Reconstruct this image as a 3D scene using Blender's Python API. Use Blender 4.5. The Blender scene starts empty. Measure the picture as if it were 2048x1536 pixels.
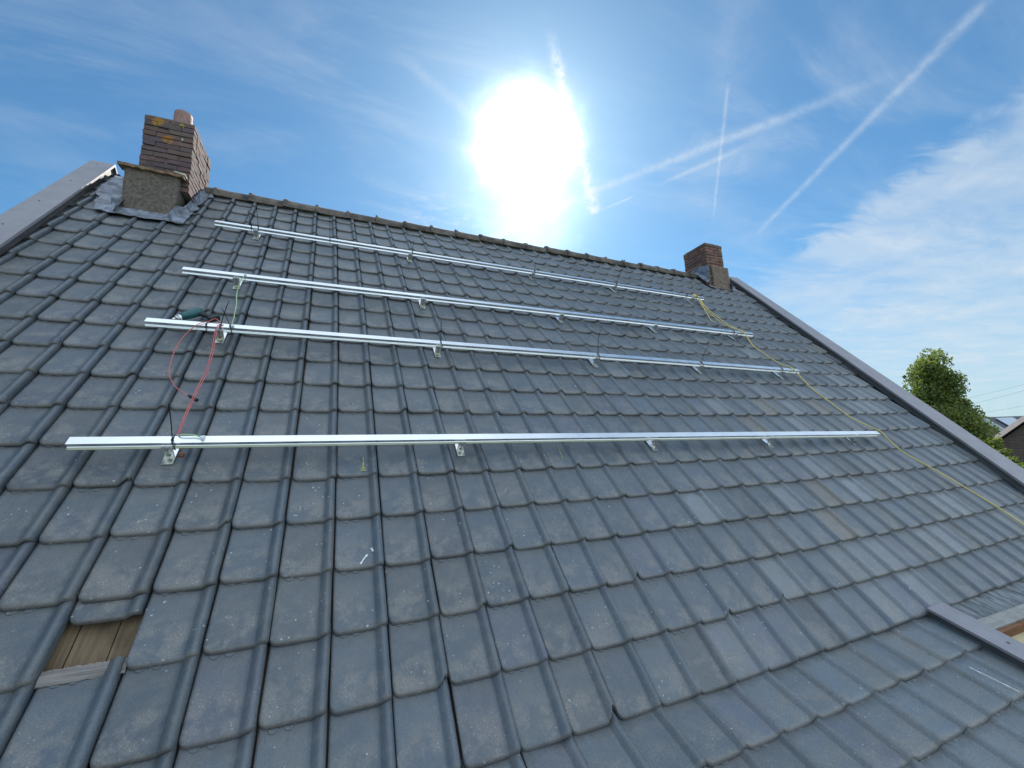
import bpy, bmesh, math, random
import numpy as np
from mathutils import Vector, Matrix, noise as mnoise

random.seed(7)
rng = np.random.default_rng(7)
scene = bpy.context.scene
COL = scene.collection

# ------------------------------------------------------------------ camera
CAMP = (1.21961, -2.37583, 0.06541)
cam_data = bpy.data.cameras.new("camera")
cam = bpy.data.objects.new("camera", cam_data)
COL.objects.link(cam)
RX, RY, RZ = Vector((0.92404, -0.38096, -0.03208)), Vector((0.03593, 0.17004, -0.98478)), Vector((0.38061, 0.90883, 0.17081))
RX.normalize(); RZ = (RZ - RX * RZ.dot(RX)).normalized(); RY = RZ.cross(RX)
cam.matrix_world = Matrix(((RX.x, -RY.x, -RZ.x, CAMP[0]), (RX.y, -RY.y, -RZ.y, CAMP[1]), (RX.z, -RY.z, -RZ.z, CAMP[2]), (0, 0, 0, 1)))
cam_data.sensor_width = 36
cam_data.lens = 846.02 / 2048 * 36
cam_data.clip_start = 0.05
cam_data.clip_end = 3000
scene.camera = cam
scene.render.resolution_x, scene.render.resolution_y = 1024, 768

# ------------------------------------------------------------------ exposure, world, sun
scene.view_settings.view_transform = 'Standard'
scene.view_settings.look = 'None'
scene.view_settings.exposure = 0.42
scene.view_settings.gamma = 1.0
scene.render.engine = 'CYCLES'
scene.cycles.max_bounces = 6
SUN = Vector((0.3385, 0.6940, 0.6355)).normalized()
SUN_EL = math.asin(SUN.z)
SUN_AZ = math.atan2(SUN.x, SUN.y)          # clockwise from +Y


class Nodes:
    """Short-hand for node expressions."""
    def __init__(self, tree):
        self.t = tree; self.n = tree.nodes; self.l = tree.links
    def new(self, kind, **kw):
        nd = self.n.new(kind)
        for k, v in kw.items(): setattr(nd, k, v)
        return nd
    def put(self, sock, v):
        if v is None: return
        if hasattr(v, 'is_linked') or hasattr(v, 'links'): self.l.new(v, sock)
        else: sock.default_value = v
    def m(self, op, a, b=None, c=None, clamp=False):
        nd = self.new('ShaderNodeMath', operation=op); nd.use_clamp = clamp
        self.put(nd.inputs[0], a); self.put(nd.inputs[1], b); self.put(nd.inputs[2], c)
        return nd.outputs[0]
    def dot(self, a, v):
        nd = self.new('ShaderNodeVectorMath', operation='DOT_PRODUCT')
        self.put(nd.inputs[0], a); self.put(nd.inputs[1], v); return nd.outputs['Value']
    def v(self, op, a, b=None):
        nd = self.new('ShaderNodeVectorMath', operation=op)
        self.put(nd.inputs[0], a)
        if b is not None: self.put(nd.inputs[1], b)
        return nd.outputs[0]
    def step(self, x, lo, hi, o0=0.0, o1=1.0):
        nd = self.new('ShaderNodeMapRange', interpolation_type='SMOOTHSTEP')
        self.put(nd.inputs[0], x)
        for i, q in enumerate((lo, hi, o0, o1)): self.put(nd.inputs[i + 1], q)
        return nd.outputs[0]
    def lin(self, x, lo, hi, o0=0.0, o1=1.0):
        nd = self.new('ShaderNodeMapRange'); self.put(nd.inputs[0], x)
        for i, q in enumerate((lo, hi, o0, o1)): self.put(nd.inputs[i + 1], q)
        return nd.outputs[0]
    def noise(self, vec, scale, detail=3, rough=0.5, dist=0.0):
        nd = self.new('ShaderNodeTexNoise'); self.put(nd.inputs['Vector'], vec)
        nd.inputs['Scale'].default_value = scale; nd.inputs['Detail'].default_value = detail
        nd.inputs['Roughness'].default_value = rough; nd.inputs['Distortion'].default_value = dist
        return nd.outputs[0]
    def mix(self, f, a, b, mode='MIX'):
        nd = self.new('ShaderNodeMix', data_type='RGBA', blend_type=mode)
        self.put(nd.inputs[0], f); self.put(nd.inputs[6], a); self.put(nd.inputs[7], b)
        return nd.outputs[2]
    def scale(self, vec, s, rot=(0, 0, 0)):
        nd = self.new('ShaderNodeMapping'); self.put(nd.inputs[0], vec)
        nd.inputs['Rotation'].default_value = rot; nd.inputs['Scale'].default_value = s
        return nd.outputs[0]
    def xyz(self, x, y, z):
        nd = self.new('ShaderNodeCombineXYZ')
        for i, q in enumerate((x, y, z)): self.put(nd.inputs[i], q)
        return nd.outputs[0]


def build_world():
    w = bpy.data.worlds.new("World"); scene.world = w; w.use_nodes = True
    g = Nodes(w.node_tree)
    for nd in list(g.n): g.n.remove(nd)
    out = g.new('ShaderNodeOutputWorld'); bg = g.new('ShaderNodeBackground')
    bg.inputs['Strength'].default_value = 0.1
    g.l.new(bg.outputs[0], out.inputs[0])
    d = g.new('ShaderNodeTexCoord').outputs['Generated']
    sky = g.new('ShaderNodeTexSky', sky_type='NISHITA', sun_disc=False)
    sky.sun_elevation = SUN_EL; sky.sun_rotation = SUN_AZ
    sky.altitude = 0; sky.air_density = 1.0; sky.dust_density = 0.25; sky.ozone_density = 2.0
    col = g.mix(1.0, sky.outputs[0], (.51, .86, .98, 1), 'MULTIPLY')   # deep clean summer blue
    sep = g.new('ShaderNodeSeparateXYZ'); g.l.new(d, sep.inputs[0])
    dx, dy, dz = sep.outputs
    # ---- thin cloud and contrails: a layer high above, seen by direction
    zc = g.m('MAXIMUM', dz, 0.06)
    px, py = g.m('DIVIDE', dx, zc), g.m('DIVIDE', dy, zc)
    plane = g.xyz(px, py, 0.0)
    def contrail(a, b, width, amount, e0=0.12, e1=0.12, ns=30.0, grow=0.0, rag=0.5):
        a, b = Vector(a).normalized(), Vector(b).normalized()
        n = a.cross(b).normalized(); e = n.cross(a).normalized()
        L = math.atan2(b.dot(e), b.dot(a))
        wob = g.m('MULTIPLY', g.m('SUBTRACT', g.noise(d, ns, 3, .6), .5), width * rag * 1.6)
        lat = g.m('ADD', g.dot(d, tuple(n)), wob)
        t = g.m('DIVIDE', g.m('ARCTAN2', g.dot(d, tuple(e)), g.dot(d, tuple(a))), L)
        wd = g.m('MULTIPLY_ADD', t, grow * width, width)
        q = g.m('DIVIDE', lat, wd)
        core = g.m('EXPONENT', g.m('MULTIPLY', g.m('MULTIPLY', q, q), -1.0))
        ends = g.m('MULTIPLY', g.step(t, 0.0, e0), g.step(t, 1.0 - e1, 1.0, 1.0, 0.0))
        rg = g.step(g.noise(d, ns * 2.2, 4, .65), .25, .62, 1 - rag, 1.0)
        return g.m('MULTIPLY', g.m('MULTIPLY', core, ends), g.m('MULTIPLY', rg, amount))
    tr = [
        contrail((.322, .555, .768), (.502, .700, .508), .0085, 1.0, .25, .03, 45, .5, .9),
        contrail((.300, .826, .478), (.482, .6835, .5485), .009, .5, .2, .2, 25, -.1, .6),
        contrail((.47, .6925, .546), (.800, .235, .556), .0058, .36, .05, .45, 30, .6, .6),
        contrail((.585, .607, .537), (.700, .450, .556), .0035, .32, .25, .4, 40, .6, .4),
        contrail((.5085, .6895, .516), (.563, .6335, .5305), .0022, .40, .3, .3, 60, 0, .4),
        contrail((.33, .800, .500), (.45, .725, .520), .0026, .40, .3, .3, 60, 0, .4),
        contrail((.620, .4425, .6475), (.6885, .5685, .450), .0032, .30, .10, .2, 55, -.4, .6),
        contrail((.742, .535, .405), (.788, .165, .593), .0038, .30, .15, .10, 30, 1.0, .7),
        contrail((.55, .33, .765), (.645, .49, .586), .035, .14, .3, .4, 12, 0, .7),
        contrail((.05, .672, .739), (.27, .708, .652), .010, .22, .4, .3, 20, 0, .5),
    ]
    tot = tr[0]
    for q in tr[1:]: tot = g.m('ADD', tot, q)
    # cirrus bank low on the right, combed along one direction
    swirl = g.xyz(g.m('MULTIPLY', g.m('SUBTRACT', g.noise(plane, 1.1, 3), .5), 1.3), g.m('MULTIPLY', g.m('SUBTRACT', g.noise(plane, 1.7, 3), .5), .5), 0.0)
    bent = g.v('ADD', plane, swirl)
    streak = g.noise(g.scale(bent, (.7, 2.3, 1), (0, 0, math.radians(38))), 1.3, 6, .55, .25)
    fine = g.noise(g.scale(bent, (1.6, 5.0, 1), (0, 0, math.radians(36))), 1.9, 6, .58, .2)
    c1 = Vector((.885, .270, .375)).normalized()
    band = g.step(g.dot(d, tuple(c1)), .905, .985)
    edge_n = Vector((.8426, .3094, .4408)).cross(Vector((.8114, .435, .3903))).normalized()
    if edge_n.z > 0: edge_n = -edge_n
    under = g.step(g.m('ADD', g.dot(d, tuple(edge_n)), g.m('MULTIPLY', g.m('SUBTRACT', fine, .5), .10)), -.016, .034)
    cir = g.m('MULTIPLY', g.m('MULTIPLY', band, under), g.m('MULTIPLY', g.step(g.m('ADD', g.m('MULTIPLY_ADD', fine, .24, g.m('MULTIPLY', streak, .50)), g.m('MULTIPLY', g.noise(plane, 1.6, 4, .6), .36)), .36, .74, .26, .95), .72))
    # broken small cloud under the sun, towards the left
    c2 = Vector((.215, .868, .447)).normalized()
    pebble = g.step(g.noise(g.scale(plane, (5, 9, 1), (0, 0, .6)), 2.2, 6, .7, .4), .47, .68)
    puff = g.m('MULTIPLY', g.m('MULTIPLY', g.step(g.dot(d, tuple(c2)), .985, .9985), pebble), .42)
    # veils of very thin high cloud everywhere
    veil = g.m('MULTIPLY', g.step(g.noise(g.scale(plane, (.8, 2.4, 1), (0, 0, math.radians(50))), 1.2, 7, .62, .6), .42, .78), g.step(g.noise(plane, .9, 3), .35, .62, .10, .46))
    low = g.m('MULTIPLY', g.step(dz, .42, .0), .72)
    col = g.mix(low, col, (3.7, 4.75, 5.5, 1))                                   # summer haze towards the horizon
    tot = g.m('ADD', g.m('ADD', tot, cir), g.m('ADD', puff, veil), clamp=True)
    cloud = g.mix(tot, col, (5.2, 5.9, 6.5, 1))
    # unseen bright cloud added behind the viewer to light the roof
    rear_fill = g.m('MULTIPLY', g.m('MULTIPLY', g.step(dy, .22, -.40), g.step(dx, -1.5, .35)), g.step(dz, .0, .12))
    rear_fill = g.m('MAXIMUM', rear_fill, g.step(dz, .80, .95))  # overhead patch too, added to brighten the rails and the roof foot
    bank = g.step(g.noise(g.scale(plane, (.9, .9, 1)), 1.0, 6, .6, .3), .30, .52)
    cloud = g.mix(g.m('MULTIPLY', rear_fill, bank), cloud, (9.0, 10.6, 12.2, 1))
    # ---- bright circumsolar air
    cs = g.m('MINIMUM', g.dot(d, tuple(SUN)), 1.0)
    ang = g.m('ARCCOSINE', cs)
    ragged = g.m('MULTIPLY', g.m('SUBTRACT', g.noise(d, 9, 4, .6), .5), .075)
    an = g.m('ADD', ang, ragged)
    q = g.m('DIVIDE', an, .062)
    disc = g.m('MULTIPLY', g.m('EXPONENT', g.m('MULTIPLY', g.m('MULTIPLY', q, q), -1.0)), 60.0)
    halo = g.m('MULTIPLY', g.m('EXPONENT', g.m('DIVIDE', ang, -.14)), 3.6)
    wide = g.m('MULTIPLY', g.m('EXPONENT', g.m('DIVIDE', ang, -.45)), .15)
    a2 = g.m('DIVIDE', g.m('ADD', g.m('ARCCOSINE', g.m('MINIMUM', g.dot(d, (.3700, .7735, .5145)), 1.0)), g.m('MULTIPLY', ragged, 1.6)), .105)
    halo = g.m('ADD', halo, g.m('MULTIPLY', g.m('EXPONENT', g.m('MULTIPLY', g.m('MULTIPLY', a2, a2), -1.0)), 4.6))    # lit haze under the sun
    glow = g.m('ADD', disc, g.m('ADD', halo, wide))
    gc = g.mix(1.0, g.xyz(glow, glow, glow), (.93, .98, 1.0, 1), 'MULTIPLY')
    fin = g.mix(1.0, cloud, gc, 'ADD')
    g.l.new(fin, bg.inputs[0])


build_world()
sun_data = bpy.data.lights.new("sun", 'SUN'); sun_data.energy = 4.5; sun_data.angle = math.radians(0.5); sun_data.color = (1.0, .94, .85)
sun = bpy.data.objects.new("sun", sun_data); COL.objects.link(sun)
sun.rotation_euler = SUN.to_track_quat('Z', 'Y').to_euler(); sun.location = (0, 0, 20)

# ------------------------------------------------------------------ roof frame:  u along the ridge, v up the slope, w out of it
PITCH = math.radians(47.5244)
CP, SP = math.cos(PITCH), math.sin(PITCH)
YR, ZR = 2.836, 3.098                      # ridge line
GROUND = -4.3
TW, TH = 0.205, 0.25535                    # tile cover width and gauge
def W(u, v, w=0.0): return Vector((u, v * CP - w * SP, v * SP + w * CP))
def UVW(p): return (p[0], p[1] * CP + p[2] * SP, -p[1] * SP + p[2] * CP)
WU = (-0.009655, 0.006653), (-0.013185, 0.010997), (-0.019405, 0.025429), (0.03871, -0.052833), (-0.001308, -0.039307), (-0.023256, 0.051205)
def warp(u, v):
    """The courses of the old roof are not quite straight: smooth drift of the tile grid."""
    a, b = u / 4, v / 2
    f = (1, b, b * b, a, a * b, a * a)
    return u + sum(k[0] * q for k, q in zip(WU, f)), v + sum(k[1] * q for k, q in zip(WU, f))
VH, KICK = -1.235, math.radians(47.5244 - 22.5)   # below this course the roof sprockets out to a flatter pitch
CK, SK = math.cos(KICK), math.sin(KICK)
def kick(u, v, w):
    if v >= VH: return (u, v, w)
    d = v - VH; return (u, VH + d * CK + w * SK, -d * SK + w * CK)
def left_out(v): return -1.212 + (4.42 - v) * .052
def left_in(v): return -1.016 + (4.35 - v) * .053
def right_out(v): return 8.02 - (4.39 - v) * .071
def right_in(v): return 7.745 - (4.19 - v) * .0985

# ------------------------------------------------------------------ object helpers
def link(o, parent=None):
    COL.objects.link(o)
    if parent is not None: o.parent = parent
    return o
def empty(name, loc=(0, 0, 0), rot=(0, 0, 0), label=None, cat=None, group=None):
    o = bpy.data.objects.new(name, None); o.location = loc; o.rotation_euler = rot; o.empty_display_size = .05
    COL.objects.link(o)
    if label: tag(o, label, cat, group)
    return o
def tag(o, label=None, cat=None, group=None, kind=None):
    if label: o['label'] = label
    if cat: o['category'] = cat
    if group: o['group'] = group
    if kind: o['kind'] = kind
    return o
class MB:
    """Collects faces, becomes one mesh object."""
    def __init__(self): self.v = []; self.f = []; self.mi = []; self.cols = []
    def add(self, verts, faces, mi=0, col=None):
        b = len(self.v); self.v += [tuple(p) for p in verts]
        self.f += [tuple(i + b for i in f) for f in faces]; self.mi += [mi] * len(faces)
        self.cols += [col or (1, 1, 1, 1)] * len(verts)
        return self
    def box(self, lo, hi, mi=0, col=None, jit=0.0, rot=None, piv=None):
        p = [(x, y, z) for x in (lo[0], hi[0]) for y in (lo[1], hi[1]) for z in (lo[2], hi[2])]
        if jit: p = [tuple(c + random.uniform(-jit, jit) for c in q) for q in p]
        if rot is not None:
            pv = Vector(piv); p = [tuple(rot @ (Vector(q) - pv) + pv) for q in p]
        return self.add(p, [(0, 1, 3, 2), (4, 6, 7, 5), (0, 4, 5, 1), (2, 3, 7, 6), (0, 2, 6, 4), (1, 5, 7, 3)], mi, col)
    def prism(self, poly, a, b, axis=0, mi=0, col=None):
        """Extrude a closed 2-D outline along an axis from a to b."""
        n = len(poly)
        def pt(q, t):
            r = list(q); r.insert(axis, t); return tuple(r)
        vs = [pt(q, a) for q in poly] + [pt(q, b) for q in poly]
        fs = [tuple(range(n))[::-1], tuple(range(n, 2 * n))] + [(i, (i + 1) % n, n + (i + 1) % n, n + i) for i in range(n)]
        return self.add(vs, fs, mi, col)
    def tube(self, pts, r, seg=8, mi=0, col=None, caps=True):
        pts = [Vector(p) for p in pts]; n = len(pts); rs = r if isinstance(r, (list, tuple)) else [r] * n
        up = None; vs = []
        for i, p in enumerate(pts):
            t = (pts[min(i + 1, n - 1)] - pts[max(i - 1, 0)]).normalized()
            if up is None: up = t.orthogonal().normalized()
            up = (up - t * up.dot(t)); up = up.normalized() if up.length > 1e-6 else t.orthogonal().normalized()
            s = t.cross(up)
            vs += [p + (up * math.cos(k * 2 * math.pi / seg) + s * math.sin(k * 2 * math.pi / seg)) * rs[i] for k in range(seg)]
        fs = [(i * seg + k, i * seg + (k + 1) % seg, (i + 1) * seg + (k + 1) % seg, (i + 1) * seg + k) for i in range(n - 1) for k in range(seg)]
        if caps: fs += [tuple(range(seg))[::-1], tuple((n - 1) * seg + k for k in range(seg))]
        return self.add(vs, fs, mi, col)
    def build(self, name, mats, parent=None, smooth=False, sharp=None, loc=None, rot=None, bevel=0.0):
        me = bpy.data.meshes.new(name); me.from_pydata(self.v, [], self.f); me.update()
        bm = bmesh.new(); bm.from_mesh(me); bmesh.ops.recalc_face_normals(bm, faces=bm.faces)
        if bevel: bmesh.ops.bevel(bm, geom=[e for e in bm.edges if len(e.link_faces) == 2 and e.calc_face_angle(0) > .6], offset=bevel, segments=1, affect='EDGES')
        bm.to_mesh(me); bm.free()
        for m in (mats if isinstance(mats, (list, tuple)) else [mats]): me.materials.append(m)
        if not bevel:
            me.polygons.foreach_set('material_index', self.mi)
            at = me.attributes.new('tint', 'FLOAT_COLOR', 'POINT')
            at.data.foreach_set('color', np.array(self.cols, dtype=np.float32).ravel())
        if smooth:
            me.polygons.foreach_set('use_smooth', [True] * len(me.polygons))
            if sharp: me.set_sharp_from_angle(angle=math.radians(sharp))
        o = bpy.data.objects.new(name, me); link(o, parent)
        if loc is not None: o.location = loc
        if rot is not None: o.rotation_euler = rot
        return o
def curve(pts, n=8):
    """Catmull-Rom through the points."""
    P = [Vector(p) for p in pts]; P = [P[0] * 2 - P[1]] + P + [P[-1] * 2 - P[-2]]; out = []
    for i in range(1, len(P) - 2):
        for k in range(n):
            t = k / n; a, b, c, d = P[i - 1:i + 3]
            out.append(.5 * ((2 * b) + (c - a) * t + (2 * a - 5 * b + 4 * c - d) * t * t + (3 * b - a - 3 * c + d) * t ** 3))
    out.append(P[-2]); return out

# ------------------------------------------------------------------ materials
def material(name, base=(.5, .5, .5), rough=.6, metal=0.0, spec=.5):
    m = bpy.data.materials.new(name); m.use_nodes = True
    g = Nodes(m.node_tree); p = g.n['Principled BSDF']
    p.inputs['Base Color'].default_value = (*base, 1); p.inputs['Roughness'].default_value = rough
    p.inputs['Metallic'].default_value = metal; p.inputs['Specular IOR Level'].default_value = spec
    return m, g, p
def bump(g, p, h, strength, dist):
    b = g.new('ShaderNodeBump'); b.inputs['Strength'].default_value = strength; b.inputs['Distance'].default_value = dist
    g.l.new(h, b.inputs['Height']); g.l.new(b.outputs[0], p.inputs['Normal'])
def obj_co(g): return g.new('ShaderNodeTexCoord').outputs['Object']
def attr(g, name): 
    a = g.new('ShaderNodeAttribute'); a.attribute_name = name; return a
def plain(name, base, rough=.6, metal=0.0, vary=.15, scale=12, bs=.15, bd=.002, spec=.5):
    m, g, p = material(name, base, rough, metal, spec)
    co = obj_co(g); n = g.noise(co, scale, 5, .6)
    a = tuple(min(1, c * (1 - vary)) for c in base) + (1,); b = tuple(min(1, c * (1 + vary)) for c in base) + (1,)
    g.l.new(g.mix(g.step(n, .3, .7), a, b), p.inputs['Base Color'])
    g.l.new(g.lin(g.noise(co, scale * 2.3, 4), .3, .7, rough * .85, min(1, rough * 1.15)), p.inputs['Roughness'])
    if bs: bump(g, p, g.noise(co, scale * 8, 4, .65), bs, bd)
    return m

def tile_material():
    m, g, p = material('weathered_tile', rough=.5)
    co = obj_co(g); uv = g.new('ShaderNodeTexCoord').outputs['UV']
    sp = g.new('ShaderNodeSeparateXYZ'); g.l.new(uv, sp.inputs[0]); tx, ty = sp.outputs[0], sp.outputs[1]
    rnd = attr(g, 'tone'); 
    base = rnd.outputs['Color']
    big = g.noise(co, 3.0, 4, .6); mid = g.noise(co, 17, 5, .65); fine = g.noise(co, 190, 4, .7)
    base = g.mix(g.step(mid, .35, .75, 0, .45), base, (.205, .20, .175, 1))           # dusty film
    base = g.mix(g.step(big, .5, .75, 0, .30), base, (.125, .155, .15, 1))           # greenish algae drifts
    # pale lichen flecks, thickest on the lower half of a tile
    vor = g.new('ShaderNodeTexVoronoi'); g.l.new(co, vor.inputs['Vector']); vor.inputs['Scale'].default_value = 105
    fleck = g.step(g.m('ADD', vor.outputs['Distance'], g.m('MULTIPLY', fine, .35)), .52, .30)
    patch = g.m('MULTIPLY', g.step(g.noise(co, 7.5, 4, .75), .43, .60), g.step(ty, .78, .30, .15, 1.0))
    patch = g.m('MULTIPLY', patch, g.step(tx, .80, .66, .35, 1.0))
    base = g.mix(g.m('MULTIPLY', patch, .50), base, (.27, .25, .225, 1))
    base = g.mix(g.m('MULTIPLY', g.m('MULTIPLY', fleck, patch), g.step(g.noise(co, 48, 3, .6), .38, .66, .12, .72)), base, (.47, .48, .45, 1))
    vor2 = g.new('ShaderNodeTexVoronoi'); g.l.new(co, vor2.inputs['Vector']); vor2.inputs['Scale'].default_value = 34
    spot = g.step(g.m('ADD', vor2.outputs['Distance'], g.m('MULTIPLY', g.m('SUBTRACT', mid, .5), .5)), .13, .07)
    base = g.mix(g.m('MULTIPLY', spot, g.step(g.noise(co, 5, 2), .48, .60)), base, (.46, .50, .46, 1))
    # dark grime streaks running down, darker tile heads, brownish lower edges
    streak = g.noise(g.scale(co, (60, 6, 6)), 1.0, 4, .6)
    base = g.mix(g.m('MULTIPLY', g.step(streak, .55, .75), g.step(ty, .55, .95, .10, .6)), base, (.065, .07, .072, 1))
    base = g.mix(g.m('MULTIPLY', g.step(g.m('ADD', ty, g.m('MULTIPLY', g.m('SUBTRACT', g.noise(co, 22, 5, .7), .5), .5)), .78, 1.04), .65), base, (.075, .082, .085, 1))   # darker towards the tile head, unevenly, below the lap
    base = g.mix(g.m('MULTIPLY', g.step(g.m('SUBTRACT', ty, g.m('MULTIPLY', g.m('SUBTRACT', mid, .5), .1)), .075, .015), .60), base, (.165, .145, .135, 1))
    base = g.mix(g.m('MULTIPLY', g.step(fine, .38, .70), .55), base, (.075, .08, .088, 1))
    base = g.mix(g.m('MULTIPLY', g.m('MULTIPLY', g.step(g.noise(co, 23, 5, .75), .58, .70), g.step(tx, .55, .8, .15, 1.0)), .5), base, (.07, .08, .075, 1))   # dark algae on the rolls
    g.l.new(base, p.inputs['Base Color'])
    g.l.new(g.lin(mid, .3, .7, .30, .48), p.inputs['Roughness'])
    p.inputs['Specular IOR Level'].default_value = .62
    h = g.m('ADD', g.m('MULTIPLY', fine, .7), g.m('ADD', g.m('MULTIPLY', mid, .9), g.m('MULTIPLY', fleck, .4)))
    bump(g, p, h, .7, .0025)
    return m
def brick_material(name, spots):
    m, g, p = material(name, rough=.9)
    co = obj_co(g); tint = attr(g, 'tint').outputs['Color']
    n1, n2 = g.noise(co, 14, 5, .65), g.noise(co, 70, 4, .7)
    base = g.mix(g.step(n1, .4, .7, 0, .6), tint, (.075, .055, .055, 1))
    base = g.mix(g.step(n2, .55, .8, 0, .5), base, (.26, .21, .18, 1))
    base = g.mix(g.step(g.noise(co, 5, 4), .55, .7, 0, .4), base, (.10, .10, .06, 1))
    for c, r, colr in spots:
        dv = g.new('ShaderNodeVectorMath', operation='DISTANCE'); g.l.new(co, dv.inputs[0]); dv.inputs[1].default_value = c
        f = g.step(g.m('ADD', dv.outputs['Value'], g.m('MULTIPLY', g.m('SUBTRACT', n1, .5), r * 1.6)), r, r * .7)
        base = g.mix(g.m('MULTIPLY', f, .9), base, (*colr, 1))
    g.l.new(base, p.inputs['Base Color']); bump(g, p, g.m('ADD', n1, n2), .5, .004)
    return m
def leaf_material(name, base, tip):
    m = bpy.data.materials.new(name); m.use_nodes = True; g = Nodes(m.node_tree)
    for nd in list(g.n): g.n.remove(nd)
    out = g.new('ShaderNodeOutputMaterial'); a = attr(g, 'tint').outputs['Color']
    sp = g.new('ShaderNodeSeparateColor'); g.l.new(a, sp.inputs[0])
    c = g.mix(sp.outputs[0], (*base, 1), (*tip, 1))
    df = g.new('ShaderNodeBsdfPrincipled'); df.inputs['Roughness'].default_value = .6; g.l.new(c, df.inputs['Base Color'])
    tr = g.new('ShaderNodeBsdfTranslucent'); g.l.new(g.mix(1.0, c, (1.5, 1.6, .7, 1), 'MULTIPLY'), tr.inputs[0])
    mx = g.new('ShaderNodeMixShader'); mx.inputs[0].default_value = .4
    g.l.new(df.outputs[0], mx.inputs[1]); g.l.new(tr.outputs[0], mx.inputs[2]); g.l.new(mx.outputs[0], out.inputs[0])
    return m

TILE = tile_material()
TRIM = plain('trim_sheet', (.275, .26, .285), .55, 0, .07, 6, .05, .001)
TRIM_DARK = plain('trim_screw_gap_shade', (.11, .105, .11), .5, 0)  # screws, and the shade in the gap under the trims painted dark
LEAD = plain('lead_sheet', (.21, .23, .275), .5, .25, .55, 11, .6, .008)
RIDGE = plain('mossy_ridge', (.125, .105, .09), .9, 0, .5, 9, .6, .006)
RENDER = plain('pebble_render', (.20, .165, .14), .95, 0, .35, 38, 1.0, .012)
RENDER_PALE = plain('patched_render', (.215, .16, .125), .95, 0, .3, 20, .8, .01)
SLATE = plain('mossy_slate', (.20, .13, .08), .9, 0, .6, 16, .7, .006)
MORTAR = plain('mortar', (.23, .21, .19), .95, 0, .25, 30, .5, .004)
PALE_SHARD = plain('pale_shard', (.55, .52, .47), .85, 0, .2, 30, .3, .003)
CLAY = plain('clay_pot', (.30, .17, .15), .75, 0, .2, 18, .3, .003)
BOARD = None
ALU = plain('mill_aluminium', (.88, .89, .90), .30, 1.0, .04, 5, 0)
STEEL = plain('stainless_steel', (.84, .84, .82), .28, 1.0, .05, 30, 0)
BOLT = plain('bolt_steel', (.45, .44, .42), .35, 1.0, .1, 60, .0)
BLACK = plain('black_nylon', (.012, .012, .013), .45, 0, .2, 40, .0)
RED = plain('red_insulation', (.60, .14, .14), .42, 0, .12, 30, .0)
GREENY = plain('green_yellow_insulation', (.42, .58, .30), .45, 0, .15, 12, .0)
WHITE = plain('pale_lug', (.62, .66, .72), .4, .3, .1, 40, .0)
COPPER = plain('copper_brown', (.33, .11, .05), .5, .2, .2, 60, .0)
DROP = plain('dried_white', (.72, .74, .74), .8, 0, .15, 90, .2, .001)
CHALK = plain('chalk_yellow', (.42, .45, .14), .9, 0, .3, 120, .2, .001)
TEAL = plain('teal_shell', (.02, .12, .13), .38, 0, .15, 25, .05, .0005)
RUBBER = plain('dark_rubber', (.03, .032, .036), .65, 0, .2, 60, .2, .0005)
def board_material(name, a, b, dirn=(3, 40, 3)):
    m, g, p = material(name, rough=.85); co = obj_co(g)
    gr = g.noise(g.scale(co, dirn), 1.6, 5, .65, .6)
    c = g.mix(g.step(gr, .3, .7), (*a, 1), (*b, 1))
    c = g.mix(g.step(g.noise(co, 9, 4), .5, .75, 0, .55), c, (a[0] * .45, a[1] * .45, a[2] * .45, 1))
    g.l.new(c, p.inputs['Base Color']); bump(g, p, gr, .4, .003); return m
BOARD = board_material('old_boards', (.13, .088, .052), (.22, .16, .095), (42, 3, 3))
FRAY = board_material('frayed_batten', (.14, .125, .115), (.27, .245, .23), (3, 60, 30))
GREYBOARD = board_material('grey_timber', (.27, .26, .24), (.36, .35, .33), (4, 50, 50))
BROWN = board_material('brown_timber', (.16, .07, .03), (.24, .11, .05), (4, 50, 50))
PLY = board_material('pale_plywood', (.50, .40, .23), (.62, .52, .32), (3, 30, 3))
def rope_material():
    m, g, p = material('yellow_rope', (.5, .38, .1), .8); co = attr(g, 'tint').outputs['Color']
    g.l.new(co, p.inputs['Base Color']); return m
ROPE = rope_material()
HOUSEBRICK = None
def wall_brick(name, c1, c2, mort, sc=1.0):
    m, g, p = material(name, rough=.9); co = obj_co(g)
    sp = g.new('ShaderNodeSeparateXYZ'); g.l.new(co, sp.inputs[0])
    v = g.xyz(g.m('ADD', sp.outputs[0], sp.outputs[1]), sp.outputs[2], 0.0)
    b = g.new('ShaderNodeTexBrick'); g.l.new(v, b.inputs['Vector'])
    b.inputs['Color1'].default_value = (*c1, 1); b.inputs['Color2'].default_value = (*c2, 1); b.inputs['Mortar'].default_value = (*mort, 1)
    b.inputs['Scale'].default_value = sc; b.inputs['Mortar Size'].default_value = .006
    b.inputs['Brick Width'].default_value = .22; b.inputs['Row Height'].default_value = .065
    c = g.mix(g.step(g.noise(co, 3, 4), .4, .7, 0, .4), b.outputs[0], (c1[0] * .6, c1[1] * .6, c1[2] * .6, 1))
    g.l.new(c, p.inputs['Base Color']); bump(g, p, b.outputs['Fac'], -.4, .006); return m
HOUSEBRICK = wall_brick('house_brick', (.17, .085, .06), (.22, .12, .08), (.24, .22, .2))

# ------------------------------------------------------------------ THE HOUSE
HL = Vector((3.3, YR, GROUND))
house = empty('house', HL, (0, 0, 0), 'brick house with a steep dark tiled roof filling the foreground', 'house')
RF = dict(loc=-HL, rot=(PITCH, 0, 0))      # a child of the house drawn in roof coordinates
FLAT = dict(loc=-HL, rot=(0, 0, 0))        # a child of the house drawn in world coordinates

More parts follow.
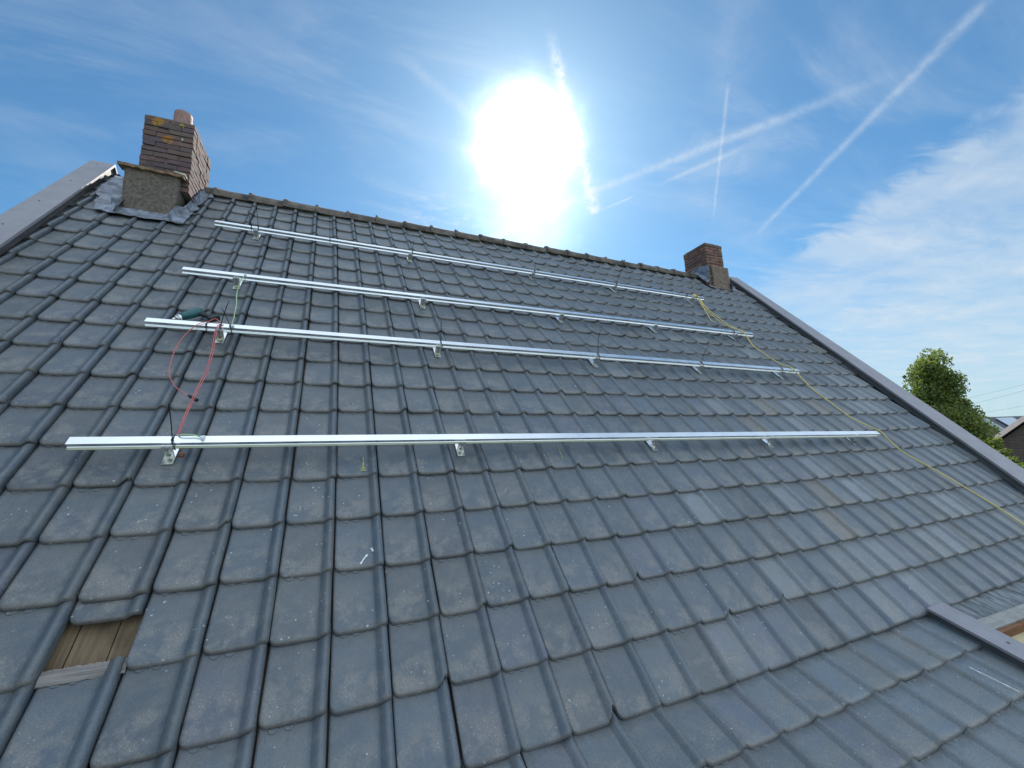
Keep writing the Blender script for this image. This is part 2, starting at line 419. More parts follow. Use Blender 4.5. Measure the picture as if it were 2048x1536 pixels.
# --- tile template: x across (roll on the right), y up the slope, top surface + front edge
def prof(x):
    if x < .155: return 0.0010 * math.cos(x / .155 * math.pi * 2) - .0010
    if x < .184:
        t = (x - .155) / .029; return .0225 * (.6 * (1 - (1 - t) ** 2) + .4 * t * t * (3 - 2 * t))
    t = min(1, (x - .184) / .0175); return .0225 * math.sqrt(max(0, 1 - t * t * .97))
XS = [.0018, .0035, .006, .011, .018, .027, .038, .07, .11, .140, .155, .158, .162, .167, .172, .178, .184, .189, .1935, .1972, .1998, .2008]
YS = [0, .0012, .0048, .011, .020, .036, .09, .17, .235, .30]
DIP = [.0165, .0110, .0052, .0018, .0003, 0, 0, 0, 0, 0]
TILT = .019
NX, NY = len(XS), len(YS)
def corner(x):
    r = .030
    q = r - math.sqrt(max(0, r * r - (r - x) ** 2)) if x < r else 0.0
    if x > .186: q += ((x - .186) / .0148) ** 2 * .008
    return q
tv, tuv = [], []
for j, y in enumerate(YS):
    for i, x in enumerate(XS):
        yy = corner(x) * (1 - y / .06) + y if y < .06 else y
        lip = .0050 * max(0, 1 - x / .009) ** 1.5
        tv.append((x, yy, prof(x) - DIP[j] - lip - TILT * yy / TH)); tuv.append((x / TW, yy / TH))
tf = [(j * NX + i, j * NX + i + 1, (j + 1) * NX + i + 1, (j + 1) * NX + i) for j in range(NY - 1) for i in range(NX - 1)]
b0 = len(tv)                                # front edge and underside
for x in XS: tv.append((x, corner(x) + .0012, prof(x) - .0165)); tuv.append((x / TW, 0))
for x in XS: tv.append((x, .06, prof(x) - .0185)); tuv.append((x / TW, 0))
tf += [(b0 + i, b0 + i + 1, i + 1, i) for i in range(NX - 1)]
tf += [(b0 + NX + i, b0 + NX + i + 1, b0 + i + 1, b0 + i) for i in range(NX - 1)]
s0 = len(tv)                                # side skirts
for j, y in enumerate(YS):
    tv.append((XS[-1] - .0005, tv[j * NX + NX - 1][1], -.022 - TILT * y / TH)); tuv.append((1, y / TH))
    tv.append((XS[0], tv[j * NX][1], -.022 - TILT * y / TH)); tuv.append((0, y / TH))
for j in range(NY - 1):
    tf.append((j * NX + NX - 1, s0 + 2 * j, s0 + 2 * j + 2, (j + 1) * NX + NX - 1))
    tf.append((j * NX, (j + 1) * NX, s0 + 2 * j + 3, s0 + 2 * j + 1))
for cx in (.043, .088):                      # two cast half-round nibs at the head
    c0 = len(tv); R = .0135; cy = .2600
    for rr, hh in ((R + .0016, 0.0), (R, .0024), (0.0, .0020)):
        for k in range(9):
            a = math.pi + math.pi * k / 8
            x, y = cx + rr * math.cos(a), cy + rr * math.sin(a)
            tv.append((x, y, prof(x) + hh - TILT * y / TH + .0002)); tuv.append((x / TW, .9))
    for q in range(2):
        for k in range(8): tf.append((c0 + q * 9 + k, c0 + (q + 1) * 9 + k, c0 + (q + 1) * 9 + k + 1, c0 + q * 9 + k + 1))
TV = np.array(tv, dtype=np.float64); TUV = np.array(tuv, dtype=np.float32); NV = len(tv)

def tone(c, r):
    """Colour of one tile, sky sheen painted in: blue-grey engobe with odd older and paler ones."""
    u, v = c * TW, -r * TH
    t = np.array([.101, .130, .163]) * random.uniform(.86, 1.15)
    t *= 1 + .10 * mnoise.noise(Vector((u * .8, v * .9, 3.1)))
    hue = random.random()
    if hue < .18: t *= (.94, 1.0, 1.06)
    elif hue < .32: t *= (1.08, 1.0, .93)
    elif hue < .40: t *= (1.04, .98, 1.07)
    t *= 1 + .16 * max(0, min(1, (u - 2.4) / 2.5)) * max(0, min(1, (1.6 - v) / 1.8))  # paler towards the lower right: sky sheen painted into the tile colour
    t *= .80 + .20 * max(0, min(1, (u - .4) / 2.6))  # darker towards the left: vignette and missing sheen painted into the colour
    if r >= 6: t *= (1.55, 1.42, 1.26)                    # flatter foot: weathered paler, with sky sheen painted into its colour
    wx = max(0, min(1, (u - 2.6) / 2.2)) * max(0, min(1, (2.1 - v) / 1.6))
    if random.random() < (.30 if r >= 6 else .24) * wx: t = t * .6 + np.array([.36, .39, .42]) * .4 * random.uniform(.8, 1.2)
    if wx > .15 and random.random() < .035: t = np.array([.225, .205, .19]) * random.uniform(.8, 1.05)
    if random.random() < .05: t *= .72
    return t
CHIPS = {(10, 5): 1.0, (12, 3): .6, (8, 3): .35, (3, 1): .4, (16, 4): .5}
def tile_mesh(cells, name, shift=(0, 0), clip=True):
    V, F, U, T = [], [], [], []
    for k, (c, r) in enumerate(cells):
        p = TV.copy()
        a = random.gauss(0, .0045); dx, dy = random.gauss(0, .0012), random.gauss(0, .0030)
        tw = random.gauss(0, .0016); lift = random.gauss(0, .0010)
        chip = CHIPS.get((c, r)) or (random.uniform(.2, .55) if random.random() < .03 else 0)
        if chip:                            # a broken lower right corner
            p[:, 1] += .055 * chip * np.clip((p[:, 0] - .160) / .04, 0, 1) ** .7 * np.clip(1 - p[:, 1] / .075, 0, 1) * (1 + .35 * np.sin(p[:, 0] * 900))
        x, y = p[:, 0] - .1, p[:, 1] - .15
        nx, ny = x * math.cos(a) - y * math.sin(a) + .1 + dx, x * math.sin(a) + y * math.cos(a) + .15 + dy
        p[:, 2] += lift + tw * x / .1
        U0, V0 = c * TW + nx + shift[0], -r * TH + ny + shift[1]
        V1 = np.maximum(V0, -5 * TH); aa, bb = U0 / 4, V1 / 2
        bas = (1, bb, bb * bb, aa, aa * bb, aa * aa)
        p[:, 0] = U0 + sum(q[0] * f for q, f in zip(WU, bas)); p[:, 1] = V0 + (V0 - V1) * -.10 + sum(q[1] * f for q, f in zip(WU, bas))
        if clip:
            vv = p[:, 1]
            p[:, 0] = np.clip(p[:, 0], left_out(vv) + .03, right_out(vv) - .04)
            p[:, 1] = np.minimum(p[:, 1], 4.185)
            if c == 21 and r >= 6: p[:, 0] = np.minimum(p[:, 0], 4.50)
            if r >= 6:
                k_ = p[:, 1] < VH; dd = p[k_, 1] - VH; ww = p[k_, 2].copy()
                p[k_, 1] = VH + dd * CK + ww * SK; p[k_, 2] = -dd * SK + ww * CK
                p[:, 2] -= .013                 # they tuck in below the last steep course
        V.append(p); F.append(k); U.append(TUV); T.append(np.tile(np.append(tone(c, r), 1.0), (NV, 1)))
    V = np.concatenate(V); T = np.concatenate(T).astype(np.float32); U = np.concatenate(U)
    faces = np.array(tf, dtype=np.int64); n = len(cells)
    loops = (faces[None] + (np.arange(n) * NV)[:, None, None]).reshape(-1).astype(np.int32)
    me = bpy.data.meshes.new(name); me.vertices.add(len(V)); me.vertices.foreach_set('co', V.astype(np.float32).ravel())
    nf = len(faces) * n
    me.loops.add(nf * 4); me.loops.foreach_set('vertex_index', loops)
    me.polygons.add(nf); me.polygons.foreach_set('loop_start', np.arange(nf, dtype=np.int32) * 4)
    me.update(calc_edges=True); me.validate()
    me.polygons.foreach_set('use_smooth', np.ones(len(me.polygons), dtype=bool))
    at = me.attributes.new('tone', 'FLOAT_COLOR', 'POINT'); at.data.foreach_set('color', T.ravel())
    ul = me.uv_layers.new(name='UVMap'); li = np.zeros(len(me.loops), dtype=np.int32); me.loops.foreach_get('vertex_index', li)
    ul.data.foreach_set('uv', U[li].ravel())
    me.set_sharp_from_angle(angle=math.radians(50))
    me.materials.append(TILE); return me

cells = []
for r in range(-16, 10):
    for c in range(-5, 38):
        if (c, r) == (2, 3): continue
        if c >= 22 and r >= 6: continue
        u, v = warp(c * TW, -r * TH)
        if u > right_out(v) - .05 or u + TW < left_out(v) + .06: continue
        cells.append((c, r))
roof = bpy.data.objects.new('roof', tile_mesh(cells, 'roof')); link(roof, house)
roof.location = -HL; roof.rotation_euler = (PITCH, 0, 0)
roof['label'] = 'steep slope of weathered blue-grey interlocking tiles'
slip = bpy.data.objects.new('slipped_tile', tile_mesh([(2, 3)], 'slipped_tile', (-.004, .183), False)); link(slip, roof)
slip.location = (0, 0, -.0165); slip['label'] = 'roof tile pushed up above the gap that shows bare boards'

# boards under the tiles, the far slope
mb = MB()
x = -1.06
while x < 7.6:
    w = random.uniform(.105, .125); top = -.066 + random.uniform(-.002, .002)
    mb.box((x, -1.28, top - .02), (x + w - .004, 4.15, top), jit=.0005); x += w
mb.build('roof_boards', BOARD, roof)
mb = MB(); n = 46
vs = []
for k in range(n + 1):
    x = .405 + .215 * k / n
    vs += [(x, -.768 + .006 * mnoise.noise(Vector((x * 60, 1, 1))), -.0145), (x, -.745 + .003 * mnoise.noise(Vector((x * 40, 4, 1))), -.010 + .002 * mnoise.noise(Vector((x * 50, 7, 1)))), (x, -.722 + random.uniform(-.002, .002), -.014 + random.uniform(-.0015, .002)), (x, -.720, -.050)]
mb.add(vs, [(k * 4 + i, k * 4 + i + 1, k * 4 + 5 + i, k * 4 + 4 + i) for k in range(n) for i in range(3)])
mb.build('batten', FRAY, roof)
BACK = plain('far_slope_tile', (.12, .12, .125), .6, 0, .2, 3, .4, .01)
mb = MB()                                   # far slope: simple courses stepping down to the other eave
for k in range(22):
    y0, z0 = YR + k * .175, ZR - .02 - k * .19
    mb.add([(-1.05, y0, z0), (7.75, y0, z0), (7.75, y0 + .185, z0 - .186), (-1.05, y0 + .185, z0 - .186), (-1.05, y0 + .185, z0 - .206), (7.75, y0 + .185, z0 - .206)], [(0, 1, 2, 3), (3, 2, 5, 4)])
mb.build('far_slope', BACK, house, **FLAT)

# ridge caps
mb = MB(); u = -.13 - .343
SEG = 12
k = 0
while u < 6.98 + .1:
    a0, a1 = u, u + .375
    dz, dy = random.uniform(-.005, .005), random.uniform(-.006, .006)
    ring = []
    for (t, rr) in ((a0, .106), (a0 + .006, .113), (a0 + .034, .115), (a0 + .048, .105), (a0 + .16, .099), (a1, .096)):
        for s in range(SEG + 1):
            an = math.pi * (-.06 + 1.12 * s / SEG)
            jr = rr + mnoise.noise(Vector((t * 9, s * .8, 2.0))) * .004
            ring.append((t, YR - .008 + dy - jr * math.cos(an), ZR - .072 + dz + jr * math.sin(an)))
    fs = [(q * (SEG + 1) + s, q * (SEG + 1) + s + 1, (q + 1) * (SEG + 1) + s + 1, (q + 1) * (SEG + 1) + s) for q in range(5) for s in range(SEG)]
    fs.append(tuple(range(SEG + 1)))
    mb.add(ring, fs)
    for q in range(5):                       # moss and mortar crumbs on the joints
        an = math.pi * random.uniform(.25, .75); rr = .114; c = Vector((a0 + .02 + random.uniform(-.02, .03), YR - .008 - rr * math.cos(an), ZR - .072 + rr * math.sin(an)))
        s = random.uniform(.006, .014)
        mb.add([c + Vector(d) * s for d in ((1, 0, 0), (-1, 0, 0), (0, 1, 0), (0, -1, 0), (0, 0, 1), (0, 0, -1))], [(0, 2, 4), (2, 1, 4), (1, 3, 4), (3, 0, 4), (2, 0, 5), (1, 2, 5), (3, 1, 5), (0, 3, 5)])
    u += .343; k += 1
rc = mb.build('ridge_cap', RIDGE, roof, smooth=True, sharp=40)
rc.rotation_euler = (-PITCH, 0, 0)
rc['label'] = 'mossy brown half-round ridge tiles'
mb = MB()                                   # mortar bedding under the ridge caps
vs = []; N = 160
for k in range(N + 1):
    u = -.5 + 7.55 * k / N
    v1 = 4.085 + .012 * mnoise.noise(Vector((u * 7, 1, 1))); w1 = .006 + .010 * abs(mnoise.noise(Vector((u * 11, 5, 1))))
    vs += [(u, v1 - .006, -.03), (u, v1, w1), (u, 4.16, .045)]
mb.add(vs, [(k * 3 + i, k * 3 + 3 + i, k * 3 + 4 + i, k * 3 + 1 + i) for k in range(N) for i in range(2)])
mb.build('ridge_mortar', plain('ridge_mortar', (.13, .115, .10), .95, 0, .5, 12, .7, .006), roof, smooth=True)

# verge trims: folded sheet caps along both gables, front and far slope
def verge(fo, fi, name, label, screws, vend):
    mb = MB()
    vtop = lambda w: (YR + w * SP) / CP
    for back in (False, True):
        rows = []
        for t in np.linspace(0, 1, 21):
            row = []
            for (kind, w) in (('o', -.14), ('o', .080), ('i', .080), ('i', .060), ('i3', .060), ('i4', .060), ('i4', .0), ('i5', .0), ('i5', .075), ('o2', .075), ('o2', -.14)):
                v = vtop(w) + ((vend if not back else -2.0) - vtop(w)) * t
                uo, ui = fo(v), fi(v); e = .006 * (1 if ui > uo else -1)
                u = {'o': uo, 'i': ui, 'i3': ui - e * .5, 'i4': ui - e * 4, 'i5': ui - e * 5, 'o2': uo + e}[kind]
                p = W(*kick(u, v, w)) if not back else W(u, v, w)
                if back: p.y = 2 * YR - p.y
                row.append(p)
            rows.append(row)
        n = 11; vs = [p for r in rows for p in r]
        fs = [(a * n + i, a * n + (i + 1) % n, (a + 1) * n + (i + 1) % n, (a + 1) * n + i) for a in range(20) for i in range(n)]
        mi = [1 if 3 < i < 8 else 0 for a in range(20) for i in range(n)]  # faces set back under the lip painted dark, as gap shade
        k0 = len(mb.mi); mb.add(vs, fs); mb.mi[k0:] = mi
        if not back:
            for v in screws:
                c = W(fo(v) * .62 + fi(v) * .38, v, .0808); nn = W(0, 0, .003)
                ring = [c + W(.0055 * math.cos(q), .0055 * math.sin(q), 0) for q in np.linspace(0, 2 * math.pi, 9)[:-1]]
                mb.add(ring + [p + nn for p in ring], [tuple(range(8, 16))] + [(i, (i + 1) % 8, 8 + (i + 1) % 8, 8 + i) for i in range(8)], 1)
    o = mb.build(name, [TRIM, TRIM_DARK], roof)
    o.rotation_euler = (-PITCH, 0, 0); o['label'] = label
    return o
verge(left_out, left_in, 'verge_trim', 'grey verge trim down the left gable', [4.18, 3.55, 2.95, 2.4], -2.35)
verge(right_out, right_in, 'verge_trim', 'grey verge trim down the right gable', [3.9, 2.9, 1.95, 1.55, 1.1], -1.24)

# walls
mb = MB()
EV = W(*kick(0, -2.20, -.14)); EM = W(0, -1.10, -.16); BY = 2 * YR + 1.55
for xx, pts in ((-1.0, [(EV.y, EV.z), (EM.y - .05, EM.z - .05)]), (7.38, [(EM.y, EM.z)])):
    fy = pts[0][0]
    mb.prism([(fy, GROUND)] + pts + [(YR, ZR - .26), (BY, -1.5), (BY, GROUND)], xx, xx + .12, 0)
mb.box((-.88, EV.y, GROUND), (4.40, EV.y + .12, EV.z - .003)); mb.box((4.405, EM.y, GROUND), (7.38, EM.y + .12, EM.z - .003)); mb.box((-.88, BY - .12, GROUND), (7.38, BY, -1.62))
mb.box((4.28, EV.y + .121, GROUND), (4.40, EM.y + .05, EV.z - .01))
mb.build('wall', HOUSEBRICK, house, **FLAT)
mb = MB()
arc = [(math.cos(a) * .065, math.sin(a) * .065) for a in np.linspace(math.pi, 2 * math.pi, 9)]
inn = [(x * .93, y * .93) for x, y in arc[::-1]]
ge = W(*kick(0, -2.62, -.03))
mb.prism([(ge.y + y, ge.z + z) for y, z in arc + inn], -1.0, 4.3, 0)
mb.build('gutter', plain('zinc_gutter', (.35, .37, .39), .45, .6, .1, 8, .05, .001), house, **FLAT)

# --- chimneys
BRK = [(.175, .105, .11), (.145, .095, .105), (.19, .115, .10), (.13, .095, .115), (.18, .13, .12)]
def stack_mesh(x0, x1, y0, y1, z0, z1, course=.0535, warm=(1, 1, 1)):
    mb = MB(); n = int(round((z1 - z0) / course)); h = (z1 - z0) / n; j = .010
    def brick(a, b):
        c = random.choice(BRK); s = random.uniform(.74, 1.0)
        o = random.uniform(-.005, .005); o2 = random.uniform(-.005, .005)
        lo = [min(a[i], b[i]) for i in range(3)]; hi = [max(a[i], b[i]) for i in range(3)]
        lo[0] += o; hi[0] += o; lo[1] += o2; hi[1] += o2
        mb.box(lo, hi, 0, tuple(q * s * k_ for q, k_ in zip(c, warm)) + (1,), jit=.0032)
    D = .1
    for k in range(n):
        za, zb = z0 + k * h + j / 2, z0 + (k + 1) * h - j / 2
        for yy in ((y0, y0 + D), (y1 - D, y1)):
            xs = [x0, (x0 + x1) / 2, x1] if k % 2 else [x0, x0 + .103, x1 - .103, x1]
            for a, b in zip(xs[:-1], xs[1:]): brick((a + (j / 2 if a > x0 else 0), yy[0], za), (b - (j / 2 if b < x1 else 0), yy[1], zb))
        L = y1 - y0 - 2 * D; m = max(1, round(L / .21)); off = 0 if k % 2 else .5
        ys = sorted(set([0.0, 1.0] + [min(1, max(0, (q + off) / m)) for q in range(m + 1)]))
        for xx in ((x0, x0 + D), (x1 - D, x1)):
            for a, b in zip(ys[:-1], ys[1:]): brick((xx[0], y0 + D + a * L + j / 2, za), (xx[1], y0 + D + b * L - j / 2, zb))
    mb.box((x0 + .014, y0 + .014, z0 + .002), (x1 - .014, y1 - .014, z1 - .012), 1)
    return mb
def rough_box(x0, x1, y0, y1, z0, z1, n=10, amp=.006, taper=0.0, seed=1.0, flare=0.0):
    """A hand-rendered block: subdivided, edges softened, faces uneven. flare widens the top."""
    bm = bmesh.new(); bmesh.ops.create_cube(bm, size=1)
    bmesh.ops.subdivide_edges(bm, edges=bm.edges, cuts=n, use_grid_fill=True)
    for v in bm.verts:
        p = v.co.copy(); l = max(abs(p.x), abs(p.y), abs(p.z)); 
        q = Vector((p.x, p.y, p.z)); 
        s = [abs(c) > .4999 for c in p]
        if sum(s) >= 2: q *= .975
        f = flare * (p.z)
        X = (x0 + x1) / 2 + q.x * (x1 - x0) * (1 + f); Y = (y0 + y1) / 2 + q.y * (y1 - y0); Z = (z0 + z1) / 2 + q.z * (z1 - z0)
        nn = Vector((mnoise.noise(Vector((X * 14, Y * 14, Z * 14 + seed))), mnoise.noise(Vector((X * 14 + 9, Y * 14, Z * 14 + seed))), mnoise.noise(Vector((X * 14, Y * 14 + 7, Z * 14 + seed)))))
        v.co = Vector((X, Y, Z)) + nn * amp
    me = bpy.data.meshes.new('block'); bm.to_mesh(me); bm.free()
    me.polygons.foreach_set('use_smooth', [True] * len(me.polygons)); me.set_sharp_from_angle(angle=math.radians(60))
    return me
def add_mesh(name, me, mat, parent, label=None, loc=None):
    me.name = name; me.materials.clear(); me.materials.append(mat)
    o = bpy.data.objects.new(name, me); link(o, parent)
    if loc is not None: o.location = loc
    if label: o['label'] = label
    return o
def sheet(name, f, nu, nv, mat, parent, loc=None):
    """A crinkled lead sheet: f(s,t) -> world point."""
    mb = MB(); vs = [f(i / nu, k / nv) for k in range(nv + 1) for i in range(nu + 1)]
    mb.add(vs, [(k * (nu + 1) + i, k * (nu + 1) + i + 1, (k + 1) * (nu + 1) + i + 1, (k + 1) * (nu + 1) + i) for k in range(nv) for i in range(nu)])
    o = mb.build(name, mat, parent, smooth=True)
    md = o.modifiers.new('thick', 'SOLIDIFY'); md.thickness = .003
    if loc is not None: o.location = loc
    return o
def crinkle(u, v, a=.010): 
    return a * (mnoise.noise(Vector((u * 13, v * 13, 1.7))) + .6 * mnoise.noise(Vector((u * 31, v * 31, 4.2))))
def tile_top(u, v):
    """Height of the tile surface under a point of the roof."""
    for _ in range(1):
        a, b = u, v
        for _ in range(4):
            pu, pv = warp(a, b); a += u - pu; b += v - pv
    x = (a / TW - math.floor(a / TW)) * TW; y = (b / TH - math.floor(b / TH)) * TH
    return prof(x) - TILT * y / TH

SPOTS_L = [((-.49, 2.25, 3.40), .055, (.36, .19, .03)), ((-.40, 2.25, 3.23), .045, (.38, .15, .02)), ((-.30, 2.25, 3.41), .03, (.30, .24, .06)), ((-.29, 2.25, 3.265), .02, (.45, .48, .42))]
chim_l = stack_mesh(-.594, -.194, 2.25, 2.83, 2.70, 3.452).build('chimney', [brick_material('stack_brick', SPOTS_L), MORTAR], house, **FLAT)
chim_l['label'] = 'left chimney, weathered purple-brown brick with orange lichen and a clay pot'
add_mesh('chimney_top', rough_box(-.585, -.203, 2.26, 2.82, 3.44, 3.462, 6, .004, seed=3), MORTAR, chim_l)
mb = MB()
prf = [(.082, -.02), (.081, .02), (.078, .10), (.077, .19), (.075, .196), (.066, .196), (.064, .10), (.064, -.02)]
SG = 28; vs = [(-.345 + r * math.cos(a), 2.40 + r * math.sin(a), 3.45 + z) for r, z in prf for a in np.linspace(0, 2 * math.pi, SG + 1)[:-1]]
mb.add(vs, [(q * SG + i, q * SG + (i + 1) % SG, (q + 1) * SG + (i + 1) % SG, (q + 1) * SG + i) for q in range(len(prf) - 1) for i in range(SG)])
mb.build('flue_pot', CLAY, chim_l, smooth=True, sharp=45)
add_mesh('chimney_base', rough_box(-.665, -.262, 2.19, 2.42, 2.33, 2.835, 22, .007, seed=8, flare=.10), RENDER, chim_l, 'pebble-dashed block in front of the brick stack')
# slate coping over the block
mb = MB(); N = 26; vs = []
for k in range(N + 1):
    t = k / N; x = -.715 + .50 * t
    sag = .012 * mnoise.noise(Vector((t * 6, 2, 2))) - .022 * t; fr = 2.160 + .022 * mnoise.noise(Vector((t * 11, 5, 5)))
    th = .026 + .010 * mnoise.noise(Vector((t * 15, 8, 1)))
    vs += [(x, 2.27, 2.868 + sag), (x, fr, 2.850 + sag), (x, fr + .003, 2.850 + sag - th), (x, 2.27, 2.830 + sag)]
mb.add(vs, [(k * 4 + i, k * 4 + (i + 1) % 4, k * 4 + 4 + (i + 1) % 4, k * 4 + 4 + i) for k in range(N) for i in range(4)] + [(0, 1, 2, 3), tuple(N * 4 + i for i in range(4))])
mb.build('slate_coping', SLATE, chim_l, smooth=True, sharp=35)
mb = MB(); mb.box((-.295, 2.165, 2.838), (-.205, 2.25, 2.852), jit=.004, rot=Matrix.Rotation(.16, 3, 'Y'), piv=(-.25, 2.2, 2.84))
mb.build('coping_shard', PALE_SHARD, chim_l)  # a piece much paler than the rest of the coping
# lead round the left chimney
def lead_front(s, t):
    u = -.735 + .58 * s; lo = 3.085 + .030 * mnoise.noise(Vector((s * 7, 3, 3))) + .03 * abs(s - .5)
    v = lo + (3.33 - lo) * t
    w = max(.012, tile_top(u, v) * .75 + .010) + crinkle(u, v, .006) + (.05 * max(0, t - .82) / .18)
    return W(u, v, w)
def lead_left(s, t):
    v = 3.13 + .98 * t; lo = -.80 - .17 * min(1, t * 1.7) + .035 * mnoise.noise(Vector((t * 8, 1, 6)))
    u = -.640 + (lo + .640) * (1 - s)
    w = max(.014, tile_top(u, v) * .7 + .013) + crinkle(u, v, .007) + .06 * max(0, s - .80) / .20
    return W(u, v, w)
def lead_right(s, t):
    v = 3.10 + 1.06 * t; hi = -.165 + .05 * mnoise.noise(Vector((t * 9, 7, 6))) + .05 * t
    edge = -.268 if t < .25 else -.205
    u = edge + (hi - edge) * s
    w = max(.014, tile_top(u, v) * .7 + .013) + crinkle(u, v, .007) + .055 * max(0, .25 - s) / .25
    return W(u, v, w)
for f, nu, nv in ((lead_front, 70, 24), (lead_left, 30, 90), (lead_right, 22, 90)):
    sheet('lead_flashing', f, nu, nv, LEAD, chim_l)

chim_r = stack_mesh(6.955, 7.345, 2.555, 3.04, 2.75, 3.592, warm=(1.5, 1.25, 1.05)).build('chimney', [brick_material('right_stack_brick', [((7.3, 2.55, 3.52), .06, (.24, .15, .06)), ((6.95, 2.7, 3.2), .05, (.16, .14, .05))]), MORTAR], house, **FLAT)
chim_r['label'] = 'right chimney, small dark brick stack with a patched yellowish base and no pot'
add_mesh('chimney_top', rough_box(6.963, 7.337, 2.565, 3.03, 3.585, 3.603, 6, .005, seed=5), MORTAR, chim_r)
add_mesh('chimney_base', rough_box(7.015, 7.400, 2.515, 2.75, 2.74, 3.175, 16, .007, seed=12, flare=-.04), RENDER_PALE, chim_r, 'yellowish rendered patch at the foot of the right stack')
def lead_r_left(s, t):
    y = 2.52 + .33 * t
    z0 = 2.80 + (y - 2.52) * 1.08 + .03; top = z0 + .31 * (1 - t) ** .8 + .02
    zz = z0 + (top - z0) * s
    return Vector((6.940 - .012 * mnoise.noise(Vector((y * 30, zz * 30, 1))) - .05 * max(0, .25 - s) / .25, y, zz))
def lead_r_front(s, t):
    u = 6.93 + .62 * s; lo = 3.735 + .03 * mnoise.noise(Vector((s * 9, 3, 9)))
    v = lo + (3.93 - lo) * t
    return W(u, v, max(.016, tile_top(u, v) * .7 + .014) + crinkle(u, v, .008) + .05 * max(0, t - .8) / .2)
def lead_r_right(s, t):
    v = 3.76 + .40 * t; u = 7.385 + (.20 + .06 * mnoise.noise(Vector((t * 7, 2, 8)))) * s
    return W(u, v, max(.016, tile_top(u, v) * .7 + .016) + crinkle(u, v, .010) + .09 * max(0, .3 - s) / .3)
for f, nu, nv in ((lead_r_left, 14, 30), (lead_r_front, 60, 16), (lead_r_right, 22, 36)):
    sheet('lead_flashing', f, nu, nv, LEAD, chim_r)

# --- dormer at the lower right
TH_D = math.radians(21.1); CD, SD = math.cos(TH_D), math.sin(TH_D)
def D(x, s, o=0.0): return Vector((x, -.831 - s * CD - o * SD, -.907 - s * SD + o * CD))
def dbox(mb, x0, x1, s0, s1, o0, o1, mi=0):
    p = [D(x, s, o) for x in (x0, x1) for s in (s0, s1) for o in (o0, o1)]
    return mb.add(p, [(0, 1, 3, 2), (4, 6, 7, 5), (0, 4, 5, 1), (2, 3, 7, 6), (0, 2, 6, 4), (1, 5, 7, 3)], mi)
mb = MB(); dbox(mb, 4.63, 7.1, .19, 1.25, -.09, -.055)
dormer = mb.build('side_deck', PLY, house, **FLAT)
dormer['label'] = 'bare lower deck beyond the short trim, with lead apron and timber edge'
mb = MB(); vs = []; N, M = 120, 14
for k in range(M + 1):
    for i in range(N + 1):
        x = 4.50 + 2.6 * i / N; s = -.16 + .31 * k / M
        vs.append(D(x, s, -.012 + crinkle(x, s, .006) + (.02 if s < -.05 else 0)))
mb.add(vs, [(k * (N + 1) + i, k * (N + 1) + i + 1, (k + 1) * (N + 1) + i + 1, (k + 1) * (N + 1) + i) for k in range(M) for i in range(N)])
def apron_mat():
    m, g, p = material('streaked_apron', rough=.6, metal=.1); co = obj_co(g)
    st = g.noise(g.scale(co, (26, 7, 7), (0, 0, .5)), 1.0, 5, .65, .8)
    c = g.mix(g.step(st, .38, .66), (.06, .07, .075, 1), (.24, .26, .27, 1)); g.l.new(c, p.inputs['Base Color']); bump(g, p, st, .5, .005); return m
mb.build('apron_flashing', apron_mat(), dormer, smooth=True)
mb = MB(); dbox(mb, 4.63, 7.1, .128, .200, -.03, .016); mb.build('front_board', GREYBOARD, dormer)
mb = MB(); dbox(mb, 4.63, 7.1, .2005, .222, -.06, .004); mb.build('edge_timber', BROWN, dormer)
mb = MB()
sec = [(4.440, .016), (4.440, .030), (4.625, .030), (4.625, -.05), (4.620, -.05), (4.620, .025), (4.475, .025), (4.475, -.06), (4.470, -.06), (4.470, .016), (4.445, .016)]
n = 11; vs = [D(x, s, o) for s in (-.008, 1.25) for x, o in sec]
mb.add(vs, [(i, (i + 1) % n, n + (i + 1) % n, n + i) for i in range(n)] + [tuple(range(n))[::-1], tuple(range(n, 2 * n))]); mb.mi[6:9] = [1, 1, 1]  # set-back panel painted dark to stand for the shaded gap
for s in (.29, .8, 1.2):
    c = D(4.54, s, .0305); ring = [c + Vector((.007 * math.cos(q), .007 * math.sin(q) * CD, .007 * math.sin(q) * SD)) for q in np.linspace(0, 2 * math.pi, 9)[:-1]]
    up = Vector((0, -SD, CD)) * .003
    mb.add(ring + [p + up for p in ring], [tuple(range(8, 16))] + [(i, (i + 1) % 8, 8 + (i + 1) % 8, 8 + i) for i in range(8)], 1)
o = mb.build('verge_trim', [TRIM, TRIM_DARK], roof); o.rotation_euler = (-PITCH, 0, 0); o['label'] = 'short grey verge trim at the lower right beside the bare deck'
# little marks left on the tiles
def smear(pts, width, mat, name, label):
    mb = MB(); P = [Vector((p[0], p[1], 0)) for p in pts]
    for a, b in zip(P[:-1], P[1:]):
        d = (b - a).normalized(); s = Vector((-d.y, d.x, 0)); N = max(2, int((b - a).length / .006)); vs = []
        for k in range(N + 1):
            c = a + (b - a) * (k / N); ww = width * (.35 + .65 * abs(mnoise.noise(Vector((c.x * 60, c.y * 60, 2)))) * 1.6)
            for q in (-1, 1):
                e = c + s * q * ww; vs.append(kick(e.x, e.y, tile_top(e.x, e.y) + .0035))
        mb.add(vs, [(2 * k, 2 * k + 1, 2 * k + 3, 2 * k + 2) for k in range(N)])
    o = mb.build(name, mat, roof); o['label'] = label; return o
smear([(1.385, -.425), (1.392, -.445)], .007, DROP, 'bird_dropping', 'small white bird dropping'); smear([(1.368, -.455), (1.352, -.475), (1.338, -.498)], .007, DROP, 'bird_dropping', 'white streak of bird dropping')
